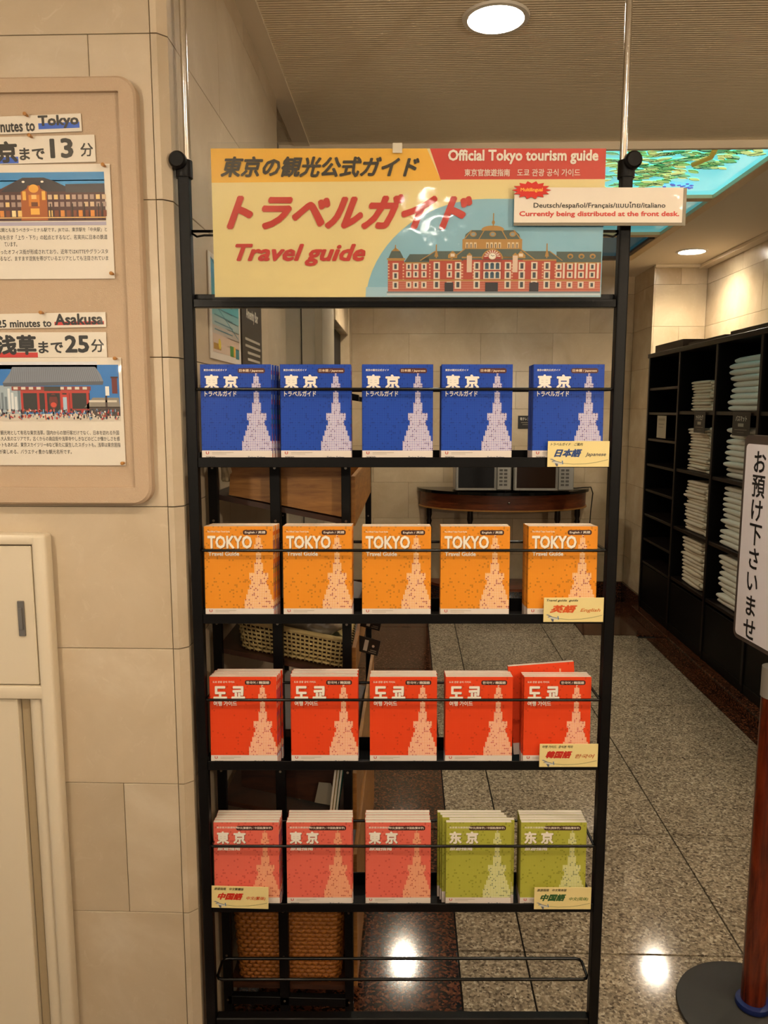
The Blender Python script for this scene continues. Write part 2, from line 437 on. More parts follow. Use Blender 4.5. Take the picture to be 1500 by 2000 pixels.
# floor
fl = struct('floor', MB().box(-2.4, 2.35, -3.1, 6.45, -.08, -.008), 'floor_grout')
gys = [-3.0, -.43]+[-.43+.62*k for k in range(1, 10)]+[5.18, 5.72]
gys = sorted(set(round(y, 3) for y in gys if y <= 5.73))
gys = [-3.0, -2.29, -1.67, -1.05, -.43, .19, .81, 1.43, 2.05, 2.69, 3.33, 3.95, 4.57, 5.18, 5.72]
gxs = [.15, .345, .98, 1.60, 1.65]
def ftile(x0, x1, y0, y1, mat):
    link('floor_tile', tile_mesh(x1-x0-.005, y1-y0-.007, .008, mat, 'floor_tile'), fl, ((x0+x1)/2, (y0+y1)/2, -.004))
for y0, y1 in zip(gys, gys[1:]):
    for x0, x1 in zip(gxs, gxs[1:]):
        if y0 >= 5.17 and x1 > 1.0: continue
        ftile(x0, x1, y0, y1, 'granite')
ftile(.98, 1.23, 5.18, 5.72, 'granite'); ftile(1.23, 1.785, 5.24, 6.27, 'brown_granite'); ftile(1.23, 1.60, 5.18, 5.24, 'granite')
ftile(.15, .69, 5.72, 6.27, 'brown_granite'); ftile(.69, 1.23, 5.72, 6.27, 'brown_granite')
for y0, y1 in zip(gys, gys[1:]+[6.27]):
    ftile(1.65, 2.17, y0, min(y1, 5.24) if y0 < 5.2 else y1, 'brown_granite') if y0 < 5.1 else None
by = [-3, -2, -1, 0, .9, 1.8, 2.7, 3.6, 4.5, 5.4, 6.27]
for y0, y1 in zip(by, by[1:]):
    if y1 > 1.4: ftile(-.53, .15, y0, y1, 'brown_granite')
    else: ftile(-.75, .15, y0, y1, 'brown_granite'); ftile(-2.2, -.75, y0, y1, 'granite')

ftile(-.75, -.53, .9, 1.525, 'brown_granite'); ftile(-2.2, -.75, .9, 1.525, 'granite')

# ceiling: ribbed board in front, painted soffit with a backlit coffer beyond
EDGE = 3.27
ce = struct('ceiling', MB().box(-2.4, 2.35, -3.1, EDGE, CEIL, CEIL+.1), 'ribbed')
MB().box(WX-.01, WX+.055, 1.55, EDGE, CEIL-.006, CEIL+.01).build('ceiling_margin', 'soffit', ce)
PX0, PX1, PY0, PY1 = .30, 1.50, 3.30, 5.52
mb = MB()
mb.box(-.70, PX0-.02, EDGE, 6.4, SOFFIT, CEIL+.1); mb.box(PX1+.06, 2.35, EDGE, 6.4, SOFFIT, CEIL+.1)
mb.box(PX0-.02, PX1+.06, PY1+.06, 6.4, SOFFIT, CEIL+.1); mb.box(PX0-.02, PX1+.06, EDGE, PY1+.06, CEIL+.06, CEIL+.1)
mb.box(PX0-.02, PX1+.06, EDGE, PY0-.012, SOFFIT, CEIL+.06)
mb.build('soffit', 'soffit', ce)
tag(MB().box(2.10, 2.17, EDGE, 5.8, 2.585, SOFFIT, .004).build('trim_1', 'soffit'), kind='structure')
tag(MB().box(1.78, 2.10, 5.75, 5.8, 2.59, SOFFIT, .004).build('trim_2', 'soffit'), kind='structure')

# backlit ceiling panel
cp = thing('ceiling_light_panel', 'backlit cyan glass ceiling panel painted with green leaves and blue flowers', 'light panel', ((PX0+PX1)/2, (PY0+PY1)/2, SOFFIT+.014))
cx, cy = (PX0+PX1)/2, (PY0+PY1)/2
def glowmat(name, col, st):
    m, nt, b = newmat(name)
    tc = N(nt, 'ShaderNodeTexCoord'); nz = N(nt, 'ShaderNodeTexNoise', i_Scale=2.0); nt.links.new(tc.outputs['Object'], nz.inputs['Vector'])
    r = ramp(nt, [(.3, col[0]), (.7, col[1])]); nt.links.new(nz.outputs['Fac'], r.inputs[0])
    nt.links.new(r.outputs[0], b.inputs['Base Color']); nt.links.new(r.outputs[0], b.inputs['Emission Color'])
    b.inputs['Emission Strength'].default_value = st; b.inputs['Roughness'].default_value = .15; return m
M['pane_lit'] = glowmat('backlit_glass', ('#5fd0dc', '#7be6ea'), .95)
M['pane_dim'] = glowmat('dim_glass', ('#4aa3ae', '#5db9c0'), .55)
M['pane_faint_glow'] = pmat('unlit_glass_teal_glow', '#16333a', .12, emit='#2a5a64', estr=.35)  # unlit pane given a faint teal glow of its own
for y0, y1, m in ((PY0, 4.0, 'pane_lit'), (4.06, 4.80, 'pane_dim'), (4.86, PY1, 'pane_faint_glow')):
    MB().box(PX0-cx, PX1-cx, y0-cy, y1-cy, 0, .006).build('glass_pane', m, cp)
for y in (4.0, 4.80): MB().box(PX0-cx, PX1-cx, y-cy, y+.06-cy, -.018, .006, .002).build('cross_bar', 'frame_beige', cp)
for x0, x1 in ((PX0-.03, PX0), (PX1, PX1+.055)): MB().box(x0-cx, x1-cx, PY0-.008-cy, PY1+.05-cy, -.022, .006, .003).build('side_frame', 'frame_beige', cp)
MB().box(PX0-cx, PX1-cx, PY1-cy, PY1+.05-cy, -.022, .006, .003).build('end_frame', 'dark_panel', cp)
MB().box(PX0-cx, PX1-cx, PY0-.010-cy, PY0-cy, -.012, .006, .002).build('end_frame', 'frame_beige', cp)
MB().box(PX1-.03-cx, PX1+.0-cx, 4.90-cy, PY1-cy, -.020, -.003, .002).build('side_frame', 'dark_panel', cp)
# leaves: each a thin raised piece of coloured glass
def leafpts(L, W, n=5):
    up = [(L*i/n, W*math.sin(math.pi*i/n)**.8) for i in range(n+1)]
    return up+[(a, -b) for a, b in up[-2:0:-1]]
leafmats = []
for i, c in enumerate(('#58b36a', '#93cf74', '#bfe08a', '#7fcf9a', '#d6e58c')):
    mm = glowmat('leaf_glass_%d' % i, (c, c), .75); leafmats.append(mm)
leafmeshes = []
for i in range(5):
    b_ = MB(); b_.prism(leafpts(.075, .015), -.003, 0); leafmeshes.append(b_.mesh('leaf', leafmats[i]))
rl = random.Random(3)
leafout = MB()
nleaf = 0
clusters = []
while nleaf < 190:
    x = rl.uniform(.72, 1.42); y = rl.uniform(3.31, 3.96)
    # broad plume: dense near the front edge, narrowing towards the far edge
    t = (y-3.3)/.68
    if not (.86+.10*t < x < 1.43-.30*t**1.5): continue
    if rl.random() < .35*t: continue
    a = math.radians(rl.choice((-1, 1))*rl.uniform(10, 40)+(180 if rl.random() < .4 else 0))
    o = link('leaf', leafmeshes[rl.randrange(5)], cp, (x-cx, y-cy, -.0005-.0001*(nleaf % 9)), (0, 0, a)); o.scale = (rl.uniform(.7, 1.2),)*2+(1,)
    nleaf += 1
    ln = leafpts(.075*o.scale[0], .015*o.scale[0]); ca, sa = math.cos(a), math.sin(a)
    P2 = [(x-cx+p*ca-q*sa, y-cy+p*sa+q*ca) for p, q in ln[:6]]
    leafout.tube([(p, q, -.0045) for p, q in P2], .0011, 3)
pr = leafout.build('leaf_outlines', pmat('dark_outline', '#12403f', .6), cp); pr['kind'] = 'stuff'
petal = MB().prism(leafpts(.022, .008, 3), -.003, 0).mesh('petal', glowmat('blue_petal_glass', ('#2f55b8', '#4b6fd0'), .7))
for i in range(60):
    cxp, cyp = rl.choice(((1.0, 3.93), (1.15, 3.90), (1.27, 3.84), (1.2, 4.2)))
    if cyp > 4: continue
    link('petal', petal, cp, (cxp+rl.gauss(0, .05)-cx, min(3.985, cyp+rl.gauss(0, .03))-cy, -.0042), (0, 0, rl.uniform(0, 6.28)))
MB().tube([(1.24-cx, 3.31-cy, -.006), (1.26-cx, 3.40-cy, -.006), (1.22-cx, 3.50-cy, -.006)], .012, 6).build('branch', pmat('branch_glass', '#a58c3a', .5, emit='#a58c3a', estr=.5), cp)

# downlights
def downlight(x, y, z, r, pf, label):
    t = thing('downlight', label, 'ceiling light', (x, y, z))
    MB().lathe([(r*.98, -.001), (r*1.0, -.008), (r*1.16, -.007), (r*1.2, -.001)], seg=40).build('trim_ring', 'white_trim', t, 40)
    MB().lathe([(.001, -.0045), (r*.97, -.0045)], seg=40).build('lamp_disc', 'lamp_face', t)
    ld = bpy.data.lights.new('lamp', 'SPOT'); ld.energy = LAMP_W*pf; ld.color = LAMP_COL; ld.spot_size = math.radians(150); ld.spot_blend = .8; ld.shadow_soft_size = r*.45
    lo = bpy.data.objects.new('lamp_light', ld); COL.objects.link(lo); lo.parent = t; lo.location = (0, 0, -.03)
    return t
for a in LAMPS: downlight(*a)
for i, (x, y, pf) in enumerate(HIDDEN_LAMPS):
    downlight(x, y, CEIL, .078, pf, 'downlight out of view in the lobby ceiling, ' + ('above the photographer', 'above the bulletin board', 'right of the photographer', 'behind the photographer', 'behind on the left', 'behind on the right', 'added above the towel shelf to light it')[i])['group'] = 'unseen lobby downlights, partly added for light'

# two floor lamps added out of view to brighten ceiling and front wall
for i, (x, y, wt_) in enumerate(ADDED_UPLIGHTS):
    t = thing('added_floor_lamp', 'unseen uplighter added to brighten the ceiling, %s side of the lobby' % ('left', 'right')[i], 'lamp', (x, y, 0))
    MB().lathe([(.001, .002), (.15, .002), (.15, .02), (.02, .03)], seg=32).build('base', 'black', t, 40)
    MB().cyl((0, 0, .02), (0, 0, 1.72), .014).build('pole', 'black', t, 40)
    MB().lathe([(.02, 1.70), (.10, 1.76), (.17, 1.84), (.165, 1.84), (.09, 1.77), (.02, 1.715)], seg=32).build('bowl_shade', 'white_trim', t, 40)
    ld = bpy.data.lights.new('bulb', 'POINT'); ld.energy = wt_; ld.color = LAMP_COL; ld.shadow_soft_size = .07
    lo = bpy.data.objects.new('bulb', ld); COL.objects.link(lo); lo.parent = t; lo.location = (0, 0, 1.90)

# ================================================================== bulletin board and notes
board = thing('bulletin_board', 'beige felt bulletin board with a rounded raised frame on the stone wall', 'board', (-1.05, 1.53, 1.38))
def rrect(x0, x1, z0, z1, r, n=8):
    pts = []
    for cx_, cz_, a in ((x1-r, z1-r, 0), (x0+r, z1-r, 90), (x0+r, z0+r, 180), (x1-r, z0+r, 270)):
        for k in range(n+1):
            t = math.radians(a+90*k/n); pts.append((cx_+r*math.cos(t), cz_+r*math.sin(t)))
    return pts
bx0, bx1, bz0, bz1 = -.70, .535, 0.0, .81
MB().prism(rrect(bx0+.005, bx1-.005, bz0+.005, bz1-.005, .034), -.016, -.0005, 'Y').build('backing', 'felt', board)
mb = MB()
outer = rrect(bx0, bx1, bz0, bz1, .035); inner = rrect(bx0+.032, bx1-.032, bz0+.035, bz1-.028, .002)
def vring(pts, y): return [mb.bm.verts.new((a, y, b)) for a, b in pts]
def shrink(pts, d):
    cx_, cz_ = (bx0+bx1)/2, (bz0+bz1)/2
    hx, hz = (bx1-bx0)/2, (bz1-bz0)/2
    return [(cx_+(a-cx_)*(hx-d)/hx, cz_+(b-cz_)*(hz-d)/hz) for a, b in pts]
R = [vring(outer, -.0005), vring(outer, -.020), vring(shrink(outer, .004), -.025), vring(inner, -.025), vring(inner, -.016)]
for a, b in zip(R, R[1:]):
    n = len(a)
    for i in range(n): mb.bm.faces.new((a[i], a[(i+1) % n], b[(i+1) % n], b[i]))
mb.build('frame', 'felt', board, 35)

def sheet(name, label, cat, x0, x1, z0, z1, y, draw, px, tilt=0, group=None, lam=True, border=.0025):
    """paper sheet on the front wall; drawn in its own drafting box"""
    t = thing(name, label, cat, ((x0+x1)/2, y, (z0+z1)/2), (0, tilt, 0), group)
    w_, h_ = (x1-x0)/2, (z1-z0)/2
    MB().box(-w_, w_, -.0006, 0, -h_, h_).build('paper', 'paper', t)
    p = Print(px, (-w_, h_, w_, -h_)); p.l = 8
    p.rect(px[0], px[1], px[2], px[3], '#ded6c8', 6)
    draw(p); p.build('printing', t, 'ink_lam' if lam else 'ink'); return t
NY = 1.5115
def d1(p):
    p.rect(77, 240, 158, 250, '#1f57c4', 7)
    p.text('13 minutes to', -42, 233, 70, 253, '#1c1a19', .03); p.text('Tokyo', 77, 227, 157, 250, '#151413', .04)
sheet('paper_strip', 'white paper strip reading 13 minutes to Tokyo, blue underline, pinned on the board', 'sign', -.858, -.622, 2.090, 2.122, NY, d1, (-80, 226, 162, 256), math.radians(-1.5))
def d2(p):
    p.rect(-60, 303, 33, 315, '#1f57c4', 7)
    p.text('東京', -52, 274, 32, 314, '#141312', .045); p.text('まで', 36, 287, 86, 310, '#141312', .03); p.text('13', 97, 271, 143, 308, '#141312', .035); p.text('分', 157, 281, 182, 306, '#141312', .02)
sheet('paper_strip', 'white paper strip with large Japanese text and 13, pinned above the dusk station photo', 'sign', -.858, -.598, 2.036, 2.085, NY, d2, (-80, 266, 186, 316), math.radians(-.8))
def dusk(p):
    R_ = random.Random(5)
    p.rect(-60, 335, 208, 352, '#2f86c4', 9); p.rect(-60, 350, 208, 372, '#3b93cf', 9)
    p.rect(-60, 430, 208, 437, '#a9a3b8', 9)
    p.poly([(-60, 368), (-30, 362), (0, 366), (45, 345), (87, 345), (125, 362), (208, 360), (208, 428), (-60, 428)], '#4a2a2a', 10)
    p.poly([(0, 372), (20, 358), (45, 345), (87, 345), (108, 352), (130, 362), (130, 372)], '#28242f', 11)
    p.poly([(130, 358), (208, 357), (208, 374), (130, 374)], '#3c3a41', 11)
    p.poly([(38, 427), (40, 372), (52, 366), (55, 360), (78, 360), (80, 366), (92, 372), (92, 427)], '#a4561a', 12)
    p.ell(66, 366, 10, 8, '#e3a338', 13); p.rect(43, 371, 50, 388, '#e8b24a', 13); p.rect(82, 371, 89, 388, '#e8b24a', 13)
    p.rect(55, 378, 77, 400, '#cf7d22', 13); p.rect(61, 378, 71, 386, '#f0c272', 14); p.rect(60, 392, 73, 400, '#6b3a1c', 14); p.rect(58, 404, 76, 416, '#eab04a', 14)
    for y in (378, 392, 408):
        for x in list(range(-52, 36, 12))+list(range(94, 206, 12)):
            if 36 < x < 94: continue
            p.rect(x, y, x+8, y+(9 if y < 400 else 12), R_.choice(('#b79c8c', '#a38b80', '#c9ad8c', '#e0c080')) if y < 400 else R_.choice(('#d98a3a', '#e8c070', '#7a3d22', '#f1d9a0')), 13)
    for x in (97, 141, 165, 193, 201): p.rect(x, 395, x+2.5, 426, '#2a1a16', 14)
    p.rect(-60, 421, 208, 423, '#e5b673', 15)
    p.ell(46, 353, 3, 2, '#f2ede0', 13); p.ell(84, 353, 3, 2, '#f2ede0', 13)
    L_ = ['東京の表玄関とも言うべきターミナル駅です。JRでは、東京駅を「中央駅」と', 'の運行方向を示す「上り・下り」の起点とするなど、名実共に日本の鉄道', 'ています。', '業所といったオフィス街が形成されており、近年ではKITTEやグランスタ', 'が登場するなど、ますます活気を帯びているエリアとしても注目されていま']
    for i, (s_, y) in enumerate(zip(L_, (446, 460, 473, 488, 501))):
        x0 = 209-(210+.6*i) if i != 2 else -6
        p.text(s_, -40 if i != 2 else 0, y-5, 209 if i != 2 else 26, y+4.5, '#3a3531', .01)
sheet('photo_sheet', 'laminated sheet with a dusk photo of a brick station and Japanese text below', 'poster', -.858, -.5715, 1.822, 2.034, NY, dusk, (-75, 320, 220, 541))
def d3(p):
    p.rect(104, 629, 203, 636, '#c22a26', 7)
    p.text('25 minutes to', -11, 623, 98, 639, '#1c1a19', .03); p.text('Asakusa', 105, 613, 202, 636, '#151413', .035)
sheet('paper_strip', 'white paper strip reading 25 minutes to Asakusa with a red underline on the board', 'sign', -.868, -.593, 1.7285, 1.757, NY, d3, (-70, 611, 207, 641), math.radians(-.8))
def d4(p):
    p.rect(-60, 690, 68, 700, '#c22a26', 7)
    p.text('浅草', -15, 655, 66, 695, '#141312', .045); p.text('まで', 70, 668, 120, 692, '#141312', .03); p.text('25', 124, 656, 173, 691, '#141312', .035); p.text('分', 177, 664, 203, 690, '#141312', .02)
sheet('paper_strip', 'white paper strip with large Japanese text and 25, pinned above the temple gate photo', 'sign', -.868, -.594, 1.672, 1.7205, NY, d4, (-70, 650, 208, 700))
def gate(p):
    R_ = random.Random(9)
    p.rect(-60, 712, 234, 815, '#2a76c2', 9); p.rect(-60, 706, 190, 720, '#d3d6dc', 9)
    p.poly([(-8, 747), (8, 728), (14, 716), (186, 716), (196, 730), (202, 745)], '#7f8692', 10)
    for i in range(0, 46): p.line([(14+i*3.8, 717), (8+i*4.15, 746)], .8, '#5e6572', 11)
    p.poly([(-8, 747), (202, 744), (200, 751), (-6, 754)], '#555b66', 12)
    p.rect(10, 754, 175, 762, '#8a3a33', 12); 
    for x in range(14, 172, 16): p.rect(x, 755, x+9, 760, '#d8cfc0', 13)
    p.rect(78, 754, 112, 763, '#3c3a33', 14)
    p.rect(30, 762, 172, 804, '#2a2a28', 11)
    for x in (28, 62, 78, 110, 124, 130, 165): p.rect(x, 762, x+5, 806, '#b02f26', 12)
    p.rect(28, 762, 172, 767, '#b53a2e', 13); p.rect(28, 800, 70, 803, '#a33a2e', 13); p.rect(132, 798, 170, 801, '#a33a2e', 13)
    p.ell(96, 783, 9, 15, '#6a2a22', 14); p.ell(96, 790, 6, 5, '#d04a34', 15); p.rect(88, 771, 104, 774, '#2a2522', 15)
    p.rect(112, 770, 124, 795, '#c23a2c', 13); p.rect(116, 775, 124, 800, '#a9c7dd', 14)
    p.poly([(160, 795), (178, 776), (232, 776), (234, 795)], '#8b8478', 12); p.rect(162, 794, 234, 812, '#4a3d35', 12); p.rect(170, 781, 228, 785, '#d3cabb', 13)
    p.rect(205, 754, 213, 772, '#e6e6e2', 14); p.rect(219, 738, 230, 768, '#6a2420', 14); p.rect(217, 735, 232, 738, '#41211c', 15); p.rect(204, 772, 208, 812, '#3c2a24', 13)
    p.rect(-30, 752, 28, 812, '#9fb0bb', 10)
    for i in range(7): p.rect(-20+i*7, 758+(i % 3)*8, -15+i*7, 800, R_.choice(('#d9dfe2', '#6f7f8a')), 11)
    p.rect(-60, 808, 234, 822, '#cdc3b4', 11)
    for i in range(330):
        x = R_.uniform(-50, 232); y = R_.uniform(800, 818); c = R_.choice(('#e9e4da', '#b1262a', '#2b2f45', '#5a4a48', '#7a98b8', '#d8c6b0', '#c65a4a', '#26242a'))
        p.ell(x, y, R_.uniform(1, 2.2), R_.uniform(1.6, 4), c, 13+i % 5, 6)
    L_ = ['有名な観光地として有名な東京浅草。国内からの旅行客だけでなく、日本を訪れる外国', '人にも大人気のエリアです。古くからの商店街や浅草寺やしきなどのどこか懐かしさを感', 'スポットもあれば、東京スカイツリー®など新たに誕生したスポットも。浅草は東京屈指', '宿泊が楽しめる、バラエティ豊かな観光名所です。']
    for s_, y, x1 in zip(L_, (845, 857, 869, 883), (229, 230, 231, 128)): p.text(s_, -40, y-4.5, x1, y+4.5, '#3a3531', .01)
sheet('photo_sheet', 'laminated sheet with a daytime photo of a red temple gate and crowd', 'poster', -.868, -.5665, 1.459, 1.6715, NY, gate, (-72, 698, 240, 910))
pin = None
for i, (x, z, lb) in enumerate(((-.724, 2.121, 'on the strip reading 13 minutes to Tokyo'), (-.718, 2.083, 'on the strip with the large 13'), (-.580, 2.029, 'at the top right corner of the dusk station sheet'), (-.5735, 1.830, 'at the bottom right corner of the dusk station sheet'),
        (-.716, 1.757, 'on the strip reading 25 minutes to Asakusa'), (-.5745, 1.669, 'at the top right corner of the temple gate sheet'), (-.569, 1.464, 'at the bottom right corner of the temple gate sheet'))):
    if pin is None:
        t = thing('push_pin', 'x', 'pin', group='wooden push pins on the board'); t.rotation_euler = (0, 0, 0)
        MB().lathe([(.0015, 0), (.0015, -.004), (.0028, -.0045), (.0022, -.009), (.0036, -.011), (.0034, -.0135), (.0005, -.0145)], axis='Y', seg=14).build('pin_head', 'cork', t, 50); pin = t
    else: t = copy_tree(pin)
    t.location = (x, NY-.0008, z); t['label'] = 'small wooden push pin '+lb

# cabinet recessed in the wall
cab = thing('wall_cabinet', 'cream enamelled metal wall cabinet below the bulletin board, upper door and lower sliding door', 'cabinet', (-1.0, 1.53, 0))
X0, X1 = -.5, .267
mb = MB()
mb.box(X1-.030, X1, -.035, -.0005, 0, 1.32, .008, 3); mb.box(X0, X0+.03, -.035, -.0005, 0, 1.32, .008, 3)
mb.box(X0+.02, X1-.018, -.034, -.0005, 1.298, 1.32, .005, 2); mb.box(X0+.02, X1-.02, -.034, -.0005, .972, 1.0, .004, 2); mb.box(X0+.02, X1-.02, -.034, -.0005, 0, .03, .004, 2)
mb.build('frame', 'cream', cab, 40)
MB().box(X0+.03, X1-.03, -.004, -.0004, .0, 1.31).build('inner_back', pmat('cabinet_inside', '#6e5a3e', .6), cab)
dd = MB().box(X0+.032, X1-.0325, -.030, -.008, 1.003, 1.2955, .0015).build('door', 'cream', cab)
hn = MB(); hn.box(.201, .2145, -.0345, -.030, 1.108, 1.182, .001); hn.build('handle', pmat('grey_handle', '#7f7c7a', .4, .6), dd)
MB().box(.204, .2115, -.0365, -.0345, 1.122, 1.168, .0008).build('handle_lever', pmat('grey_lever', '#8e8b88', .3, .7), dd)
MB().box(X0+.032, .184, -.026, -.006, .032, .969, .0015).build('sliding_door', 'cream', cab)
pts = [(.203+.0, -.006)]+[(.222+.018*math.cos(math.radians(a)), -.008-.018*math.sin(math.radians(a))) for a in range(180, -1, -15)]
MB().prism([(a, b) for a, b in pts[1:]], .032, .969).build('rounded_pillar', 'cream', cab, 60)
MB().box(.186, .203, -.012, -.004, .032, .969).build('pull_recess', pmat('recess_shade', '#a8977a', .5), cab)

# ================================================================== the brochure rack
PLX, PRX = -.392, .475
rc = .041
rack = thing('brochure_rack', 'tall black metal brochure rack with four trays, held by chrome tension poles', 'rack', RL(rc, 1.56, 0), (0, 0, PHI))
def rb(): return MB()
for s, px_ in (('l', PLX), ('r', PRX)):
    x = px_-rc
    MB().box(x-.011, x+.011, 0, .024, .004, 2.035, .003, 2).build('post', 'black', rack)
    MB().box(x-.018, x+.018, -.004, .033, 0, .01, .002).build('foot', 'rubber', rack)
    sx = -1 if s == 'l' else 1
    k = MB(); k.cyl((x+sx*.007, -.012, 2.048), (x+sx*.007, .018, 2.048), .0165, seg=28); k.cyl((x+sx*.007, -.016, 2.048), (x+sx*.007, -.012, 2.048), .013, .0165, seg=28); k.build('clamp_knob', 'black', rack, 40)
    MB().cyl((x, .012, 2.02), (x, .012, 2.052), .0165, seg=24).build('post_cap', 'black', rack, 40)
    MB().cyl((x-sx*.007, .012, 2.04), (x-sx*.007, .012, CEIL-.012), .0068, seg=20).build('tension_pole', 'chrome', rack, 40)
    MB().cyl((x-sx*.007, .012, CEIL-.012), (x-sx*.007, .012, CEIL-.0005), .02, seg=20).build('ceiling_foot', 'black', rack, 40)
xl, xr = PLX+.011-rc, PRX-.011-rc
ZT = [1.4525, 1.1226, .7964, .4627]
def loop(z, yf, yb, r=.0032):
    c = .012 if z < .3 else .004; pts = [(xl+.004, yb-c, z), (xl+.004+c*.3, yb-c*.3, z), (xl+.004+c, yb, z), (xr-.004-c, yb, z), (xr-.004-c*.3, yb-c*.3, z), (xr-.004, yb-c, z), (xr-.004, yf+c, z), (xr-.004-c*.3, yf+c*.3, z), (xr-.004-c, yf, z), (xl+.004+c, yf, z), (xl+.004+c*.3, yf+c*.3, z), (xl+.004, yf+c, z)]
    return MB().tube(pts, r, 8, closed=True)
for z in ZT:
    mb = MB(); mb.box(xl, xr, .0015, .0045, z, z+.0205, .0008); mb.box(xl, xr, .0045, .105, z, z+.003); mb.box(xl, xr, .102, .105, z, z+.03, .0008)
    mb.box(xl-.0, xl+.003, .0045, .105, z, z+.03); mb.box(xr-.003, xr, .0045, .105, z, z+.03)
    mb.build('tray', 'black', rack)
    loop(z+(.158 if z > 1 else .161), -.004, .100).build('guard_wire', 'black_gloss', rack)
loop(.297, .004, .07, .0035).build('guard_wire', 'black_gloss', rack)
MB().box(xl, xr, .0, .024, .178, .202, .002).build('bottom_rail', 'black', rack)
MB().box(xl, xr, .004, .024, 1.772, 1.789, .0015).build('sign_rail', 'black_gloss', rack)
MB().box(xl, xr, .020, .024, 1.772, 1.80, .001).build('sign_rail', 'black_gloss', rack)
mb = MB(); zz = 1.914
mb.tube([(xl, .012, zz+.006), (xr, .012, zz+.006)], .0028, 8)
mb.tube([(xl, .012, zz+.002), (xl+.012, .004, zz-.006), (xl+.03, -.012, zz-.007), (xr-.03, -.012, zz-.007), (xr-.012, .004, zz-.006), (xr, .012, zz+.002)], .0022, 8)
mb.build('sign_wire', 'black_gloss', rack)

# ---- the large sign
SY = 1.532
sg = thing('travel_guide_sign', 'large laminated yellow travel guide sign with an illustrated brick station, atop the rack', 'sign', RL(.0465, SY, 1.925), (0, 0, PHI))
SW, SH = .3765, .1375
MB().box(-SW, SW, -.0004, .0004, -SH, SH).build('sheet', 'paper', sg)
p = Print((415, 290.5, 1178, 580), (-SW, SH, SW, -SH)); 
p.rect(415, 290.5, 1178, 580, '#eddb9b', 5)
p.poly([(415, 290.5), (832, 290.5), (860, 352), (415, 356)], '#f3bb34', 6)
p.poly([(838, 290.5), (1178, 290.5), (1178, 349), (859, 350)], '#cf2417', 6)
# blue field
pts = [(950+238*math.cos(math.radians(a)), 600-213*math.sin(math.radians(a))) for a in range(90, 176, 5)]
pts = [(q, min(r, 579.8)) for q, r in pts]
pts = [(1178, 387), (950, 387)]+pts[1:]+[(713, 579.8), (1178, 579.8)]
p.poly(pts, '#8cc0d6', 6)
p.poly([(714, 560), (1178, 560), (1178, 579.8), (713, 579.8)], '#a9cfe0', 7)
SL, GO, BR, WH, DK, DB = '#4e5f5a', '#b98a45', '#b8452f', '#e9d9c6', '#39434d', '#8f3323'
def win(x, y, w_=5, h_=9):
    p.rect(x-w_-1.2, y-h_/1-1.5, x+w_+1.2, y+h_*.6+1.5, WH, 13); p.rect(x-w_+2, y-h_+1, x+w_-2, y+h_*.6-1, DK, 14)
# bodies
for x0, x1, y0 in ((757, 789, 505), (789, 838, 511), (838, 902, 505), (902, 1022, 500), (1022, 1088, 505), (1088, 1176, 511)):
    p.rect(x0, y0, x1, 569, BR, 9)
    p.rect(x0, y0, x1, y0+3, GO, 11)
for i in range(6): p.rect(757, 548.5+i*3.6, 1176, 549.8+i*3.6, '#d99a80', 10)
for x in (757, 786, 838, 899, 902, 924, 1000, 1022, 1060, 1085): 
    for y in range(514, 546, 6): p.rect(x, y, x+3, y+3, '#e4b48f', 11)
p.rect(757, 545, 1176, 548, GO, 12)
p.rect(755, 569, 1176, 572.5, '#7f8d96', 12); p.rect(755, 572.5, 1176, 577, '#cfdbe2', 12)
# roofs
p.poly([(757, 505), (789, 505), (781, 489), (764, 489)], SL, 10); p.rect(755, 503, 791, 506, GO, 12); p.line([(772, 489), (772, 477)], 2, GO, 12); p.poly([(764, 489), (781, 489), (772, 482)], GO, 12)
p.poly([(789, 511), (800, 495), (838, 495), (838, 511)], SL, 10)
p.poly([(820, 508), (850, 489), (905, 489), (905, 508)], SL, 10); p.line([(820, 508), (850, 489)], 1.6, GO, 12)
p.line([(852, 503), (852, 476)], 2.2, GO, 12); p.poly([(848, 500), (856, 500), (852, 482)], GO, 13)
p.poly([(878, 506), (910, 483), (1015, 483), (1048, 506)], SL, 11); p.line([(880, 506), (910, 483)], 2, GO, 12); p.line([(1046, 506), (1015, 483)], 2, GO, 12)
p.poly([(1022, 508), (1022, 489), (1074, 489), (1100, 508)], SL, 10); p.line([(1100, 508), (1074, 489)], 1.6, GO, 12)
p.line([(1069, 503), (1069, 474)], 2.2, GO, 12); p.poly([(1065, 500), (1073, 500), (1069, 480)], GO, 13)
p.poly([(1088, 511), (1088, 490), (1176, 490), (1176, 511)], SL, 9)
for x in (1115, 1137, 1159): p.ell(x, 499, 6, 5, GO, 12); p.ell(x, 500, 3, 2.6, SL, 13)
p.poly([(875, 497), (884, 488), (893, 497), (893, 503), (875, 503)], GO, 12); p.rect(880, 494, 888, 500, WH, 13)
p.poly([(1010, 497), (1018, 488), (1027, 497), (1027, 503), (1010, 503)], GO, 12); p.rect(1014, 494, 1022, 500, WH, 13)
